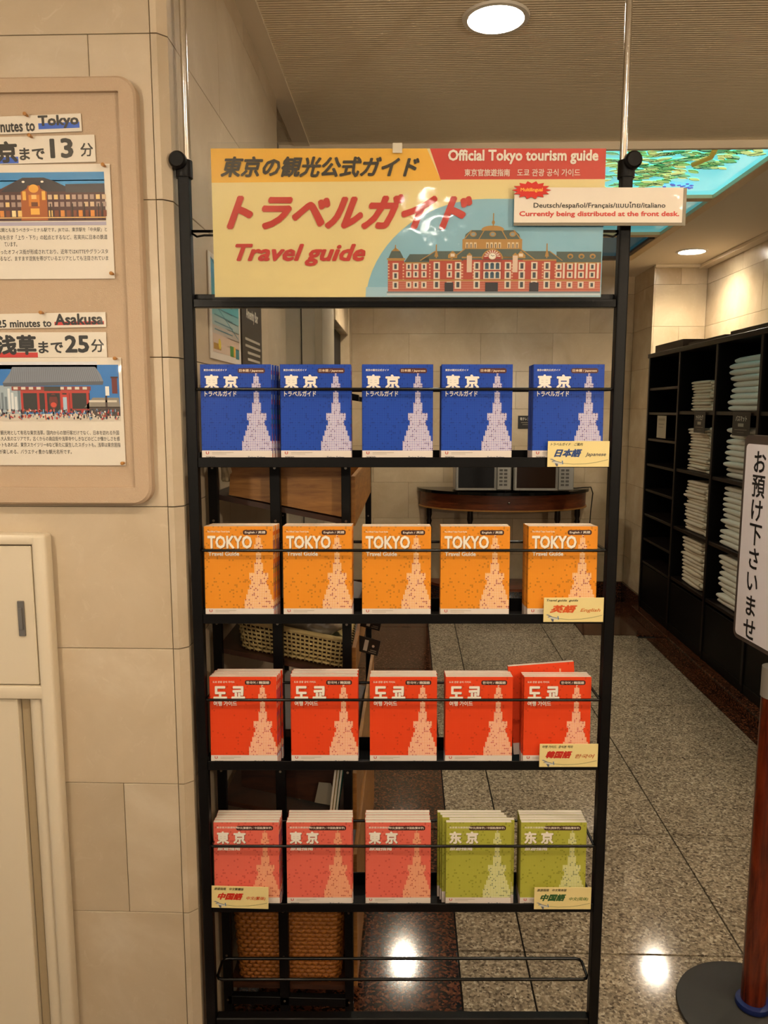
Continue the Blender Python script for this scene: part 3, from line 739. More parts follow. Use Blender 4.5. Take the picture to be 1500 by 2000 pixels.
# drum and dome
p.rect(903, 468, 1020, 485, GO, 12)
for x in (912, 920, 928, 952, 960, 968, 976, 994, 1002, 1010): p.rect(x-2.6, 472, x+2.6, 483, '#e5d3ae', 13); p.rect(x-1, 475, x+1, 483, '#5b4a3a', 14)
p.poly([(906, 468), (909, 456), (920, 448), (1004, 448), (1014, 456), (1017, 468)], SL, 12)
p.rect(903, 465.5, 1020, 468.5, GO, 13)
for a, b in (((906, 466), (921, 448)), ((1017, 466), (1003, 448)), ((935, 466), (946, 447)), ((990, 466), (979, 447))): p.line([a, b], 1.8, GO, 13)
p.ell(962, 447, 22, 8, GO, 13, 16, 180, 360); p.rect(940, 446, 984, 449, GO, 14); p.line([(963, 441), (963, 415)], 2, GO, 13); p.ell(963, 433, 3, 4, GO, 13)
for x in (924, 962, 1001): p.ell(x, 456, 6.5, 5, GO, 14); p.ell(x, 456, 4, 3.2, '#8fa0a0', 15)
# clock gable
p.ell(962, 505, 21, 20, GO, 14, 20, 180, 360); p.ell(962, 505, 18, 17.5, '#a72d22', 15, 20, 180, 360)
for a in range(10, 180, 20): p.line([(962-9*math.cos(math.radians(a)), 500-8*math.sin(math.radians(a))), (962-16*math.cos(math.radians(a)), 502-15*math.sin(math.radians(a)))], 2.2, WH, 16)
p.ell(962, 499, 7.5, 6.5, WH, 17); p.ell(962, 499, 5.8, 5, '#f3efe2', 18); p.line([(962, 499), (959, 496.5)], 1, DK, 19); p.line([(962, 499), (966, 498)], 1, DK, 19)
p.rect(943, 507, 981, 545, '#a23524', 13)
for y in (519, 537):
    p.rect(945, y-8, 979, y+7, WH, 14)
    for x in (951.5, 962, 972.5): p.rect(x-3.6, y-5, x+3.6, y+5.5, '#38556b', 15); p.ell(x, y-4.5, 3.6, 2.6, '#38556b', 15, 10)
for x in (917, 1007): p.rect(x-5, 498, x+5, 531, '#e3c9b4', 16); p.poly([(x-6, 498), (x, 492), (x+6, 498)], GO, 17)
for x in (853, 895, 932, 993, 1020.5, 1045, 1070): 
    for y in (520, 538, 557): win(x, y, 5, 8)
for x in (772,):
    for y in (521, 539, 558): win(x, y, 4.5, 7)
for x in (798, 812, 828, 878):
    for y in (521, 536, 557): win(x, y, 4, 6)
for x in (1093, 1115, 1137, 1159):
    for y in (521, 537, 557): win(x, y, 4.5, 6)
for x in (1103, 1126, 1148, 1170): p.rect(x-2, 512, x+2, 543, WH, 15)
for x0, x1 in ((869, 886), (949, 974), (1036, 1054)): p.rect(x0, 551, x1, 569, '#2b2730', 16)
# writing
p.text('東京の観光公式ガイド', 433, 306, 818, 346, '#17130e', .035, .30, 20)
p.text('Official Tokyo tourism guide', 873, 293, 1163, 321, '#f6efe2', .035, 0, 20)
p.text('東京官旅遊指南', 905, 330, 993, 344, '#f3e6d8', .02, 0, 20); p.text('도쿄 관광 공식 가이드', 1007, 330, 1129, 344, '#f3e6d8', .015, 0, 20)
p.text('トラベルガイド', 442, 378, 921, 447, '#c9291f', .05, .40, 20)
p.text('Travel guide', 458, 475, 713, 519, '#c9291f', .035, .34, 20)
p.build('printing', sg, 'ink_lam')
fm = MB(); fm.box(-.3805, .399, -.0048, -.0042, -.146, .147); fm.build('clear_film', 'film', sg)
MB().box(-.03, -.012, -.0056, -.005, .128, .146).build('tape', pmat('clear_tape', '#cfc7b4', .15), sg)

# ---- white notice in front of the sign's right end
nt_ = thing('multilingual_notice', 'small white laminated notice with red star burst, overlapping the right rack post', 'sign', RL(.411, 1.519, 1.954), (0, 0, PHI))
MB().box(-.163, .158, -.0008, .0008, -.030, .034).build('card', 'paper', nt_)
MB().box(-.163, .165, -.0003, .0012, -.0355, .0335).build('laminate_border', pmat('grey_laminate', '#807868', .2, coat=.6), nt_)
p = Print((1004, 371, 1326, 437), (-.163, .034, .158, -.030)); p.l = 10
p.rect(1004, 371, 1326, 437, '#ddd3c4', 9)
p.text('Deutsch/español/Français/แบบไทย/italiano', 1041, 398, 1293, 412, '#1d1a18', .025, 0, 11)
p.text('Currently being distributed at the front desk.', 1014, 415.5, 1320, 428, '#c22f28', .035, 0, 11)
p.build('printing', nt_, 'ink_lam')
st = MB(); star = []
for i in range(28):
    a = 2*math.pi*i/28; r = 1.0 if i % 2 == 0 else .74
    star.append((-.131+.037*r*math.cos(a), .0285+.0165*r*math.sin(a)))
st.prism(star, -.0040, -.0022, 'Y').build('star_burst', pmat('red_sticker', '#c8200f', .35), nt_)
p = Print(None, None); p.text('Multilingual', -.152, .024, -.110, .0325, '#f0b23a', .03, 0, 36)
# text() takes y0 as top in drafting space; here z is up so swap
p = Print((0, 0, 1, 1), (-.152, .0325, -.110, .024)); p.text('Multilingual', 0, 0, 1, 1, '#f0b23a', .03, 0, 36); p.build('star_text', nt_, 'ink')

# ---- language cards
def lang_card(label, xc, zc, top, main, side, col, colside, tilt=0):
    t = thing('language_card', label, 'card', RL(xc, 1.5565, zc), (0, tilt, PHI), 'cream language cards clipped to the trays')
    MB().box(-.0628, .0628, -.0008, .0004, -.0262, .0262, .0004).build('card', pmat('cream_card', '#e6d597', .5), t)
    p = Print((0, 0, 118, 50), (-.0625, .026, .0625, -.026)); 
    p.text(top, 5, 3, 67, 9, '#2a2218', .02, .25, 9); p.text(main, 12, 15, 66, 31, col, .05, .35, 9); p.text(side, 72, 22, 112, 31, colside, .02, .3, 9)
    p.line([(30, 43), (50, 45), (75, 44), (95, 41), (116, 36)], .9, '#8a8460', 9)
    p.poly([(8, 40), (14, 38.5), (27, 42), (28, 38), (30, 38), (29.5, 45), (20, 45), (14, 43)], '#c9c9c4', 10); p.line([(8, 40), (14, 38.5), (27, 42)], 1, '#4a4f63', 11); p.poly([(14, 43), (20, 44), (20, 49), (17, 49)], '#5a5f70', 11); p.poly([(4, 35), (8, 34), (16, 38), (13, 39)], '#8b8d92', 11); p.line([(28, 38), (29.5, 45)], 1.6, '#3a6e9c', 12)
    p.build('printing', t, 'ink'); return t
lang_card('cream card reading Japanese in dark blue, on the tray of blue booklets', .396, 1.4802, 'トラベルガイド　ご案内', '日本語', 'Japanese', '#1c3f7c', '#4a4a52')
lang_card('cream card reading English in orange, on the tray of orange booklets', .397, 1.1543, 'Travel guide  guide', '英語', 'English', '#d4561f', '#d0783a')
lang_card('cream card with red Korean lettering, on the tray of red booklets', .397, .8328, '여행 가이드  공식본 책자', '韓国語', '한국어', '#c2281c', '#c0683a')
lang_card('cream card with red Chinese lettering, at the left end of the bottom tray', -.3178, .5025, '旅遊指南　中文繁體版', '中国語', '中文(繁体)', '#c82a16', '#cc4a20', math.radians(1.6))
lang_card('cream card with green Chinese lettering, at the right end of the bottom tray', .3945, .5002, '旅游指南　中文简体版', '中国語', '中文(简体)', '#2d5a2a', '#5a7a3a')

# ================================================================== booklets
def cover_material(name, base, light, dark, tw1, tw2, tw3, dotp, gridw):
    m, nt, b = newmat(name)
    tc = N(nt, 'ShaderNodeTexCoord'); sp = N(nt, 'ShaderNodeSeparateXYZ'); nt.links.new(tc.outputs['Object'], sp.inputs[0])
    cell = .0037
    u = math_(nt, 'DIVIDE', sp.outputs[0], cell); v = math_(nt, 'DIVIDE', sp.outputs[2], cell)
    fu = math_(nt, 'FLOOR', u); fv = math_(nt, 'FLOOR', v)
    cu = math_(nt, 'FRACT', u); cv = math_(nt, 'FRACT', v)
    cb = N(nt, 'ShaderNodeCombineXYZ'); nt.links.new(fu, cb.inputs[0]); nt.links.new(fv, cb.inputs[1])
    wn = N(nt, 'ShaderNodeTexWhiteNoise', noise_dimensions='2D'); nt.links.new(cb.outputs[0], wn.inputs['Vector'])
    # grid line mask
    g = math_(nt, 'MAXIMUM', math_(nt, 'LESS_THAN', cu, gridw+.12), math_(nt, 'LESS_THAN', cv, gridw+.12))
    # tower half width by height
    hw = [(0, 0), (.027, 31), (.036, 29), (.047, 26), (.058, 21), (.069, 17.5), (.081, 15), (.094, 19.5), (.108, 9.5), (.128, 6.5), (.150, 3.2), (.160, 7.5), (.170, 4.5), (.184, 1.2), (.1965, 0)]
    r = nt.nodes.new('ShaderNodeValToRGB'); r.color_ramp.interpolation = 'CONSTANT'; el = r.color_ramp.elements
    el[0].position = 0; el[0].color = (0, 0, 0, 1); el[1].position = hw[1][0]/.21; el[1].color = (hw[1][1]/50,)*3+(1,)
    for z, h in hw[2:]:
        e = el.new(z/.21); e.color = (h/50,)*3+(1,)
    zr = math_(nt, 'DIVIDE', math_(nt, 'MULTIPLY', math_(nt, 'ADD', fv, .5), cell), .21)
    nt.links.new(zr, r.inputs[0])
    half = math_(nt, 'MULTIPLY', r.outputs[0], 50*.00107)
    xc = math_(nt, 'ABSOLUTE', math_(nt, 'SUBTRACT', math_(nt, 'MULTIPLY', math_(nt, 'ADD', fu, .5), cell), .1165))
    tmask = math_(nt, 'LESS_THAN', xc, half)
    base_r = ramp(nt, [(0, base), (1-dotp, base), (1-dotp+.001, dark)], 'CONSTANT'); nt.links.new(wn.outputs['Value'], base_r.inputs[0])
    tw_r = ramp(nt, [(0, tw2), (.72, tw2), (.84, tw3)], 'CONSTANT'); nt.links.new(wn.outputs['Value'], tw_r.inputs[0])
    mg = N(nt, 'ShaderNodeMix', data_type='RGBA'); nt.links.new(math_(nt, 'MULTIPLY', g, .42), mg.inputs[0]); nt.links.new(base_r.outputs[0], mg.inputs[6]); mg.inputs[7].default_value = (*rgb(light), 1)
    mt = N(nt, 'ShaderNodeMix', data_type='RGBA'); nt.links.new(math_(nt, 'MULTIPLY', g, .9), mt.inputs[0]); nt.links.new(tw_r.outputs[0], mt.inputs[6]); mt.inputs[7].default_value = (*rgb(tw1), 1)
    mm = N(nt, 'ShaderNodeMix', data_type='RGBA'); nt.links.new(tmask, mm.inputs[0]); nt.links.new(mg.outputs[2], mm.inputs[6]); nt.links.new(mt.outputs[2], mm.inputs[7])
    band = math_(nt, 'LESS_THAN', sp.outputs[2], .0275)
    mw = N(nt, 'ShaderNodeMix', data_type='RGBA'); nt.links.new(band, mw.inputs[0]); nt.links.new(mm.outputs[2], mw.inputs[6]); mw.inputs[7].default_value = (*rgb('#dcd3cc'), 1)
    nt.links.new(mw.outputs[2], b.inputs['Base Color']); b.inputs['Roughness'].default_value = .45; b.inputs['Specular IOR Level'].default_value = .25
    return m
def page_edge():
    m, nt, b = newmat('page_fore_edge')
    tc = N(nt, 'ShaderNodeTexCoord'); sp = N(nt, 'ShaderNodeSeparateXYZ'); nt.links.new(tc.outputs['Object'], sp.inputs[0])
    k = math_(nt, 'FLOOR', math_(nt, 'DIVIDE', sp.outputs[2], .0105))
    wn = N(nt, 'ShaderNodeTexWhiteNoise', noise_dimensions='1D'); nt.links.new(k, wn.inputs['W'])
    r = ramp(nt, [(0, '#c94a3c'), (.2, '#d98a3a'), (.36, '#2c3f8c'), (.5, '#b04a6a'), (.64, '#2f7d6a'), (.76, '#d8cbb8'), (.88, '#6a5a9c')], 'CONSTANT'); nt.links.new(wn.outputs[0], r.inputs[0])
    top = math_(nt, 'GREATER_THAN', sp.outputs[2], .198)
    mx = N(nt, 'ShaderNodeMix', data_type='RGBA'); nt.links.new(top, mx.inputs[0]); nt.links.new(r.outputs[0], mx.inputs[6]); mx.inputs[7].default_value = (*rgb('#e4dccd'), 1)
    s = math_(nt, 'SINE', math_(nt, 'MULTIPLY', sp.outputs[1], 9000))
    bp = N(nt, 'ShaderNodeBump', i_Strength=.3, i_Distance=.0005); nt.links.new(s, bp.inputs['Height']); nt.links.new(bp.outputs[0], b.inputs['Normal'])
    nt.links.new(mx.outputs[2], b.inputs['Base Color']); b.inputs['Roughness'].default_value = .7; return m
def page_top():
    m, nt, b = newmat('page_top_edge')
    tc = N(nt, 'ShaderNodeTexCoord'); sp = N(nt, 'ShaderNodeSeparateXYZ'); nt.links.new(tc.outputs['Object'], sp.inputs[0])
    s = math_(nt, 'SINE', math_(nt, 'MULTIPLY', sp.outputs[1], 6000))
    r = ramp(nt, [(0, '#e3dacb'), (.5, '#f6f0e6')]); nt.links.new(s, r.inputs[0]); nt.links.new(r.outputs[0], b.inputs['Base Color']); b.inputs['Roughness'].default_value = .7; return m
M['page_edge'] = page_edge(); M['page_top'] = page_top()
BW, BH, BT = .148, .21, .0108
pg = MB(); pg.box(.0007, BW-.0003, .00025, BT-.00025, .0004, BH-.0001)
bmesh.ops.recalc_face_normals(pg.bm, faces=pg.bm.faces)
for f in pg.bm.faces: f.material_index = 1 if f.normal.x > .5 else 0
PAGES = pg.mesh('pages', ['page_top', 'page_edge'])
def cover_mesh(mat):
    c = MB(); c.box(0, BW, 0, .00025, 0, BH); c.box(0, BW, BT-.00025, BT, 0, BH); c.box(0, .0006, 0, BT, 0, BH); return c.mesh('cover', mat)
LANG = {
 'jp': dict(col='blue', mat=cover_material('blue_cover', '#133a9e', '#2c60c6', '#0d2d86', '#e8e2e6', '#8f8ac0', '#4f3a84', .12, .16), small='東京の観光公式ガイド', pill='日本語 / Japanese', title=('東', '京'), sub='トラベルガイド', pillc='#4a1a1c'),
 'en': dict(col='orange', mat=cover_material('orange_cover', '#e08c22', '#e5962e', '#b9741c', '#f3d9bb', '#e6a868', '#a8481e', .10, .12), small='The Official Tokyo Travel Guide', pill='English / 英語', title='TOKYO', sub='Travel Guide', pillc='#3d1d12'),
 'kr': dict(col='red', mat=cover_material('red_cover', '#dc3f17', '#e4552c', '#c2330f', '#f3d2b8', '#e89a74', '#c2412a', .05, .16), small='도쿄 관광 공식 가이드', pill='한국어 / 韓国語', title=('도', '쿄'), sub='여행 가이드', pillc='#3c1a14'),
 'tc': dict(col='salmon pink', mat=cover_material('pink_cover', '#dd6555', '#e27564', '#c24c3f', '#f2be98', '#e28c6c', '#b8452f', .10, .14), small='東京官方旅遊指南', pill='中文(繁體字) / 中国語(繁体字)', title=('東', '京'), sub='旅遊指南', pillc='#3c1616'),
 'sc': dict(col='olive green', mat=cover_material('green_cover', '#a9aa40', '#b3b54e', '#8b8e2b', '#ecebc4', '#bcc06c', '#6c7a2a', .10, .14), small='东京官方旅游指南', pill='中文(简体字) / 中国語(簡体字)', title=('东', '京'), sub='旅游指南', pillc='#3a1a16'),
}
for k, L in LANG.items():
    L['cover'] = cover_mesh(L['mat'])
    # drafting box 138 x 196, y down
    p = Print((0, 0, 138, 196), (0, BH, BW, 0), eps=.00008)
    W = '#efe9df'; sh = {'jp': '#1a2f70', 'en': '#7a4a18', 'kr': '#6a2a16', 'tc': '#5a2a22', 'sc': '#5a5a22'}[k]
    p.text(L['small'], 7, 9, 52, 13.5, W, .02, 0, 5)
    wide = k in ('tc', 'sc')
    p.round(48 if wide else (78 if k == 'en' else 73), 7.5, 126, 17.5, 4, L['pillc'], 5)
    p.text(L['pill'], 51 if wide else (82 if k == 'en' else 76), 9.5, 123, 15.5, '#f1d9b8' if k == 'jp' else '#efe6da', .02, 0, 7)
    if isinstance(L['title'], tuple):
        for i, (ch, x0) in enumerate(zip(L['title'], (8, 45))):
            w_ = 28 if k in ('jp', 'kr') else 26
            if k in ('tc', 'sc'): x0 = (7, 42)[i]
            p.text(ch, x0+.9, 21, x0+w_+.9, 49, sh, .045, 0, 5); p.text(ch, x0, 20, x0+w_, 48, W, .045, 0, 7)
    else:
        p.text(L['title'], 8.2, 20, 97, 47, sh, .03, 0, 5); p.text(L['title'], 7, 19, 96, 46, W, .035, 0, 7)
    p.text(L['sub'], 8, 52, 70 if k in ('jp', 'en') else 56, 63 if k != 'en' else 61, W, .03, 0, 7)
    p.text('U', 8, 172.5, 14, 178, '#c0392b', .03, 0, 5)
    p.rect(20, 174, 62, 175, '#a89a8a', 5); p.rect(20, 177, 48, 177.8, '#a89a8a', 5)
    p.text('TOKYO', 8, 182, 26, 186, '#3a3a3a', .03, 0, 5); p.text('Tokyo Tokyo', 90, 182, 124, 187, '#2c3f5c', .03, 0, 5)
    L['print'] = p.mesh('cover_print', 'ink_gloss')
LEAN = math.radians(2.2)
POSN = ['leftmost', 'second from left', 'middle', 'second from right', 'rightmost']
ROWN = ['top', 'second', 'third', 'bottom']
protos = {}
def booklet(k, front):
    if (k, front) in protos: return copy_tree(protos[(k, front)])
    t = thing('travel_guide', 'x', 'booklet')
    link('cover', LANG[k]['cover'], t); link('pages', PAGES, t)
    if front: link('cover_print', LANG[k]['print'], t, (0, 0, 0))
    protos[(k, front)] = t; return t
rbk = random.Random(11)
XS = [[-.3735, -.2117, -.0448, .1179, .3025], [-.3758, -.2113, -.0461, .119, .3014], [-.3755, -.2016, -.0297, .1330, .2996], [-.3755, -.2149, -.0419, .1370, .3030]]
ROWK = [['jp']*5, ['en']*5, ['kr']*5, ['tc', 'tc', 'tc', 'sc', 'sc']]
NST = [[4, 4, 4, 4, 4], [5, 5, 4, 4, 5], [5, 5, 4, 4, 4], [5, 5, 5, 5, 5]]
for r in range(4):
    z0 = ZT[r]+.0032
    for c in range(5):
        k = ROWK[r][c]; L = LANG[k]; n = NST[r][c]
        dxs = {(0, 0): .0035, (1, 0): .0015, (2, 0): .0015}.get((r, c), 0.)
        for i in range(n):
            t = booklet(k, i == 0)
            y = 1.5665+.0113*i; dz = .0006+.0004*(n-1-i)+(rbk.uniform(0, .0003) if r > 1 else 0)+(.003 if r == 0 else 0); dx = rbk.uniform(-.001, .001)+(dxs*i if i else 0)
            ry = 0.
            if (r, c, i) == (2, 4, n-1): ry = math.radians(-4.5); dx = -.012; dz = .012; y += .005
            if (r, c) == (3, 3) and i: dx = -.0035*i; 
            if (r, c) == (3, 3) and i == n-1: dx = -.016
            if (r, c) == (3, 3) and i == 1: dx = .008
            t.location = RL(XS[r][c]+dx, y, z0+dz); t.rotation_euler = (-LEAN, ry, PHI); t.scale = (.976, 1, .955)
            where = '%s stack, %s tray' % (POSN[c], ROWN[r])
            t['group'] = '%s travel guide booklets on the rack' % L['col']
            if i == 0: t['label'] = '%s travel guide booklet, front copy of the %s' % (L['col'], where)
            elif ry: t['label'] = 'tilted red booklet sticking up behind the rightmost stack, third tray'
            elif (r, c, i) == (3, 3, n-1): t['label'] = 'olive green booklet shifted left at the back of the second stack from right, bottom tray'
            elif i == n-1: t['label'] = '%s booklet, rearmost of the %s' % (L['col'], where)
            else: t['label'] = '%s booklet, %s from the front, %s' % (L['col'], ('', 'second', 'third', 'fourth')[i], where)

# ================================================================== slanted display shelf behind the rack
UX = [-.4415, -.3005, -.1405]; UY0, UY1 = 1.70, 2.65
un = thing('display_shelf', 'black perforated metal shelf with slanted wooden boards, behind the left part of the rack', 'shelf', (UX[0], UY0, 0))
ox, oy = UX[0], UY0
def ub(x0, x1, y0, y1, z0, z1, **k): return MB().box(x0-ox, x1-ox, y0-oy, y1-oy, z0, z1, **k)
holes = []
for (x, y, zt) in ((UX[0], UY0, 1.64), (UX[1], UY0, 1.64), (UX[2], UY0, 1.604), (UX[0], UY1, 1.64), (UX[2], UY1, 1.604)):
    wv = .0115 if x == UX[1] else .0102
    po = ub(x-wv, x+wv, y, y+.018, 0, zt, bev=.001).build('post', 'black', un)
    h = MB()
    for zz in [.12+.12*i for i in range(12)]:
        h.cyl((x-ox, y-oy-.0006, zz), (x-ox, y-oy+.001, zz), .003, seg=10)
    h.build('hole_discs', 'steel', po)  # pale steel discs standing in for the post perforations
for y in (UY0, UY1):
    m_ = MB(); a, b = UX[1]-ox, UX[2]-ox+.03; yy = y-oy
    m_.prism([(UX[0]-ox, 1.618), (a, 1.618), (b, 1.588), (b, 1.602), (a, 1.640), (UX[0]-ox, 1.640)], yy-.001, yy+.019, 'Y'); m_.build('top_rail', 'black', un)
    ub(UX[0], UX[2], y, y+.018, .108, .130, bev=.001).build('bottom_rail', 'black', un)
XB, XF = -.452+.006, -.130
def slant(z_front, dz=.062, th=.012, mat='wood_dark', y0=UY0+.02, y1=UY1-.002):
    m_ = MB(); m_.prism([(XB-ox, z_front+dz-th), (XF-ox, z_front-th), (XF-ox, z_front), (XB-ox, z_front+dz)], y0-oy, y1-oy, 'Y'); m_.build('slanted_board', mat, un)
for zf in (1.318, .955, .575): slant(zf)
# board fronts facing the aisle
for zf, hh, m_ in ((1.320, .10, 'wood'), (.958, .06, 'wood'), (.578, .13, 'wood'), (.160, .34, 'wood')):
    ub(XF-.001, XF+.009, UY0+.022, 2.44 if zf > 1.2 else UY1-.002, zf-.014, zf+hh, bev=.001).build('front_board', m_, un)
# dark panel closing the third level
m_ = MB(); m_.prism([(-.405-ox, .655), (-.165-ox, .605), (-.165-ox, .80), (-.405-ox, .80)], UY0+.05-oy, UY0+.06-oy, 'Y'); m_.build('side_panel', 'wood_dark', un)
# wooden tray with end board on top level
wt = thing('wooden_tray', 'light wooden tray with a slanted end board on the top level of the display shelf', 'tray', (-.28, UY0+.03, 1.33))
def tx(x): return x+.28
def tz(x): return 1.322+(XF-.004-x)*.193-1.33
mm_ = MB(); mm_.prism([(tx(-.412), tz(-.412)), (tx(-.145), tz(-.145)), (tx(-.145), .125), (tx(-.405), .125)], 0, .012, 'Y'); mm_.build('end_board', 'wood', wt)
mm_ = MB(); mm_.prism([(tx(-.412), tz(-.412)), (tx(-.145), tz(-.145)), (tx(-.145), .085), (tx(-.405), .09)], .55, .562, 'Y'); mm_.build('end_board', 'wood', wt)
mm_ = MB(); mm_.prism([(tx(-.405), tz(-.405)), (tx(-.15), tz(-.15)), (tx(-.15), tz(-.15)+.008), (tx(-.405), tz(-.405)+.008)], .012, .55, 'Y'); mm_.build('tray_floor', 'wood', wt)
# paper bag
def blob(name, label, cat, c, sx, sy, sz, mat, seed, amp=.25):
    b_ = bmesh.new(); bmesh.ops.create_icosphere(b_, subdivisions=4, radius=1); rr = random.Random(seed)
    dirs = [(Vector((rr.gauss(0, 1), rr.gauss(0, 1), rr.gauss(0, 1))).normalized(), rr.uniform(3, 9), rr.uniform(0, 6)) for _ in range(12)]
    for v in b_.verts:
        d = sum(abs(math.sin(k*v.co.dot(n)+ph)) for n, k, ph in dirs)/12
        co = v.co*(1-amp+amp*1.6*d); p_ = 4
        nn = (abs(co.x)**p_+abs(co.y)**p_+abs(co.z)**p_)**(1/p_)/max(co.length, 1e-6)
        v.co = Vector((co.x*sx, co.y*sy, co.z*sz))/max(nn, .7)
        v.co.z = max(v.co.z, -sz*.8)
    me = bpy.data.meshes.new(name); b_.to_mesh(me); b_.free(); me.materials.append(M[mat]); me.shade_smooth()
    o = link(name, me, None, c); tag(o, label, cat); return o
blob('paper_bag', 'crumpled pale paper bag at the back of the top level of the display shelf', 'bag', (-.416, 1.80, 1.445), .020, .07, .050, 'bag', 2, .2)

# wicker baskets
def wicker(name, label, x0, x1, y0, y1, zfun_b, h, taper, mat1, mat2, pitch, parent_z, rows_, openw):
    t = thing(name, label, 'basket', ((x0+x1)/2, (y0+y1)/2, parent_z)); cx_, cy_ = (x0+x1)/2, (y0+y1)/2
    # path around basket
    def ringpts(f, step):
        sx = (x1-x0)/2*(1-taper*(1-f)); sy = (y1-y0)/2*(1-taper*(1-f)); pts = []
        r_ = min(sx, sy)*.16
        corners = [(sx-r_, sy-r_, 0), (-sx+r_, sy-r_, 90), (-sx+r_, -sy+r_, 180), (sx-r_, -sy+r_, 270)]
        raw = []
        for a, b, g_ in corners:
            for k in range(5):
                tt = math.radians(g_+90*k/4); raw.append((a+r_*math.cos(tt), b+r_*math.sin(tt)))
        raw.append(raw[0]); tot = 0; seg = []
        for p_, q_ in zip(raw, raw[1:]): l = math.hypot(q_[0]-p_[0], q_[1]-p_[1]); seg.append((tot, l, p_, q_)); tot += l
        n = int(step); out = []
        for i in range(n):
            s_ = tot*i/n
            for a, l, p_, q_ in seg:
                if a <= s_ <= a+l and l > 0:
                    f_ = (s_-a)/l; out.append((p_[0]+(q_[0]-p_[0])*f_, p_[1]+(q_[1]-p_[1])*f_)); break
        return out
    n = int(2*((x1-x0)+(y1-y0))/pitch/2)*2
    wv = MB()
    for r in range(rows_):
        f = (r+.5)/rows_; pts = ringpts(f, n*2)
        P3 = []
        for i, (a, b) in enumerate(pts):
            off = .0028*math.cos(math.pi*(i/2)+math.pi*(r % 2)); l = math.hypot(a, b)
            z = zfun_b(cx_+a)-parent_z+h*f
            P3.append((a+a/l*off, b+b/l*off, z))
        wv.tube(P3, h/rows_*openw*.5, 5, closed=True)
    o = wv.build('weave', mat1, t); o['kind'] = 'stuff'
    up = MB(); bt = ringpts(0, n); tp = ringpts(1, n)
    for (a, b), (c_, d_) in zip(bt, tp):
        up.tube([(a, b, zfun_b(cx_+a)-parent_z), (c_, d_, zfun_b(cx_+c_)-parent_z+h)], .0022, 4)
    o = up.build('stakes', mat2, t); o['kind'] = 'stuff'
    rim = MB(); rim.tube([(a, b, zfun_b(cx_+a)-parent_z+h) for a, b in ringpts(1.0, 60)], .006, 8, closed=True); rim.build('rim', mat1, t)
    fl_ = MB(); fl_.prism([(a*.985, b*.985) for a, b in ringpts(0, 40)], .004, .008); ob = fl_.build('basket_floor', mat2, t)
    if name == 'straw_basket': 
        for v in ob.data.vertices: v.co.z += zfun_b(cx_+v.co.x)-parent_z
    li = MB(); a = ringpts(0, 40); b = ringpts(1, 40)
    va = [li.bm.verts.new((p_*.955, q_*.955, zfun_b(cx_+p_)-parent_z+.004)) for p_, q_ in a]; vb = [li.bm.verts.new((p_*.965, q_*.965, zfun_b(cx_+p_)-parent_z+h-.004)) for p_, q_ in b]
    for i in range(40): li.bm.faces.new((va[i], va[(i+1) % 40], vb[(i+1) % 40], vb[i]))
    li.build('lining', pmat(name+'_inner', '#3a2413', .9), t)
    return t
M['straw'] = pmat('pale_straw', '#c2ab74', .7); M['rattan'] = wood('rattan', '#7d4413', '#c07a2c', .5, (30, 30, 60)); M['rattan2'] = pmat('rattan_stake', '#d09a4a', .5)
zs2 = lambda x: .957+(XF-.004-x)*.193
wicker('straw_basket', 'pale woven straw basket holding plastic bags, on the second slanted shelf', -.402, -.142, UY0+.035, UY0+.36, zs2, .072, .06, 'straw', 'straw', .011, .957, 7, .62)
blob('plastic_bag', 'clear crinkled plastic bag lying in the pale straw basket', 'bag', (-.262, UY0+.20, 1.060), .105, .13, .045, 'clear_bag', 5, .3)
zs4 = lambda x: .150
wicker('rattan_basket', 'brown rattan basket tapering downwards on the bottom shelf behind the rack', -.430, -.158, UY0+.022, UY0+.32, zs4, .27, .10, 'rattan', 'rattan2', .010, .150, 24, 1.15)
MB_ = MB().box(-.44, -.15, UY0+.022, UY1-.01, .136, .149).build('shelf_board', 'wood_dark', None)
MB_.parent = un; MB_.location = (-ox, -oy, 0)
# books on the third level
for i, (x, c_, lb) in enumerate(((-.171, '#2f8f86', 'teal picture book with a yellow strip'), (-.178, '#d9b648', 'thin yellow book'), (-.185, '#c9bda0', 'thin cream book'))):
    t = thing('thin_book', lb+' standing on the third level of the display shelf', 'book', (x, UY0+.025, .592+(-.13-x)*.19), (0, math.radians(7), 0), 'books standing on the display shelf')
    MB().box(-.003, .003, 0, .15, .0, .15, .0006).build('cover', pmat('book_cover_%d' % i, c_, .4), t)
    MB().box(-.0022, .0022, -.0004, .149, .001, .1505).build('pages', 'paper', t)
t = MB().prism([(-.225, .622), (-.165, .612), (-.185, .672), (-.214, .674)], UY0+.040, UY0+.042, 'Y').build('folded_leaflet', pmat('grey_leaflet', '#8d8779', .6))
tag(t, 'folded grey leaflet leaning at the front of the third display shelf level', 'paper')
# hanging shelf tags
def shelf_tag(label, x, y, z, w_, h_, rz, col, draw=None, name='shelf_label', cat='label', group=None, ry=0):
    t = thing(name, label, cat, (x, y, z), (0, ry, rz), group)
    MB().box(-w_/2, w_/2, -.0008, .0008, -h_/2, h_/2).build('card', pmat('card_'+col.strip('#'), col, .35), t)
    p = Print((0, 0, 100, 100*h_/w_), (-w_/2, h_/2, w_/2, -h_/2), eps=.0003)
    if draw: draw(p, 100*h_/w_); p.build('printing', t, 'ink')
    return t
def dtag(p, h):
    p.rect(30, h*.15, 48, h*.85, '#d8d3c6', 5); p.ell(72, h*.45, 6, 6, '#d8d3c6', 5); p.rect(62, h*.7, 90, h*.76, '#8d8779', 5); p.rect(55, h*.82, 90, h*.88, '#8d8779', 5)
shelf_tag('black price tag with a white block hanging from the display shelf', -.098, UY0+.14, .986, .056, .040, math.radians(-8), '#2a2926', dtag, ry=math.radians(12))
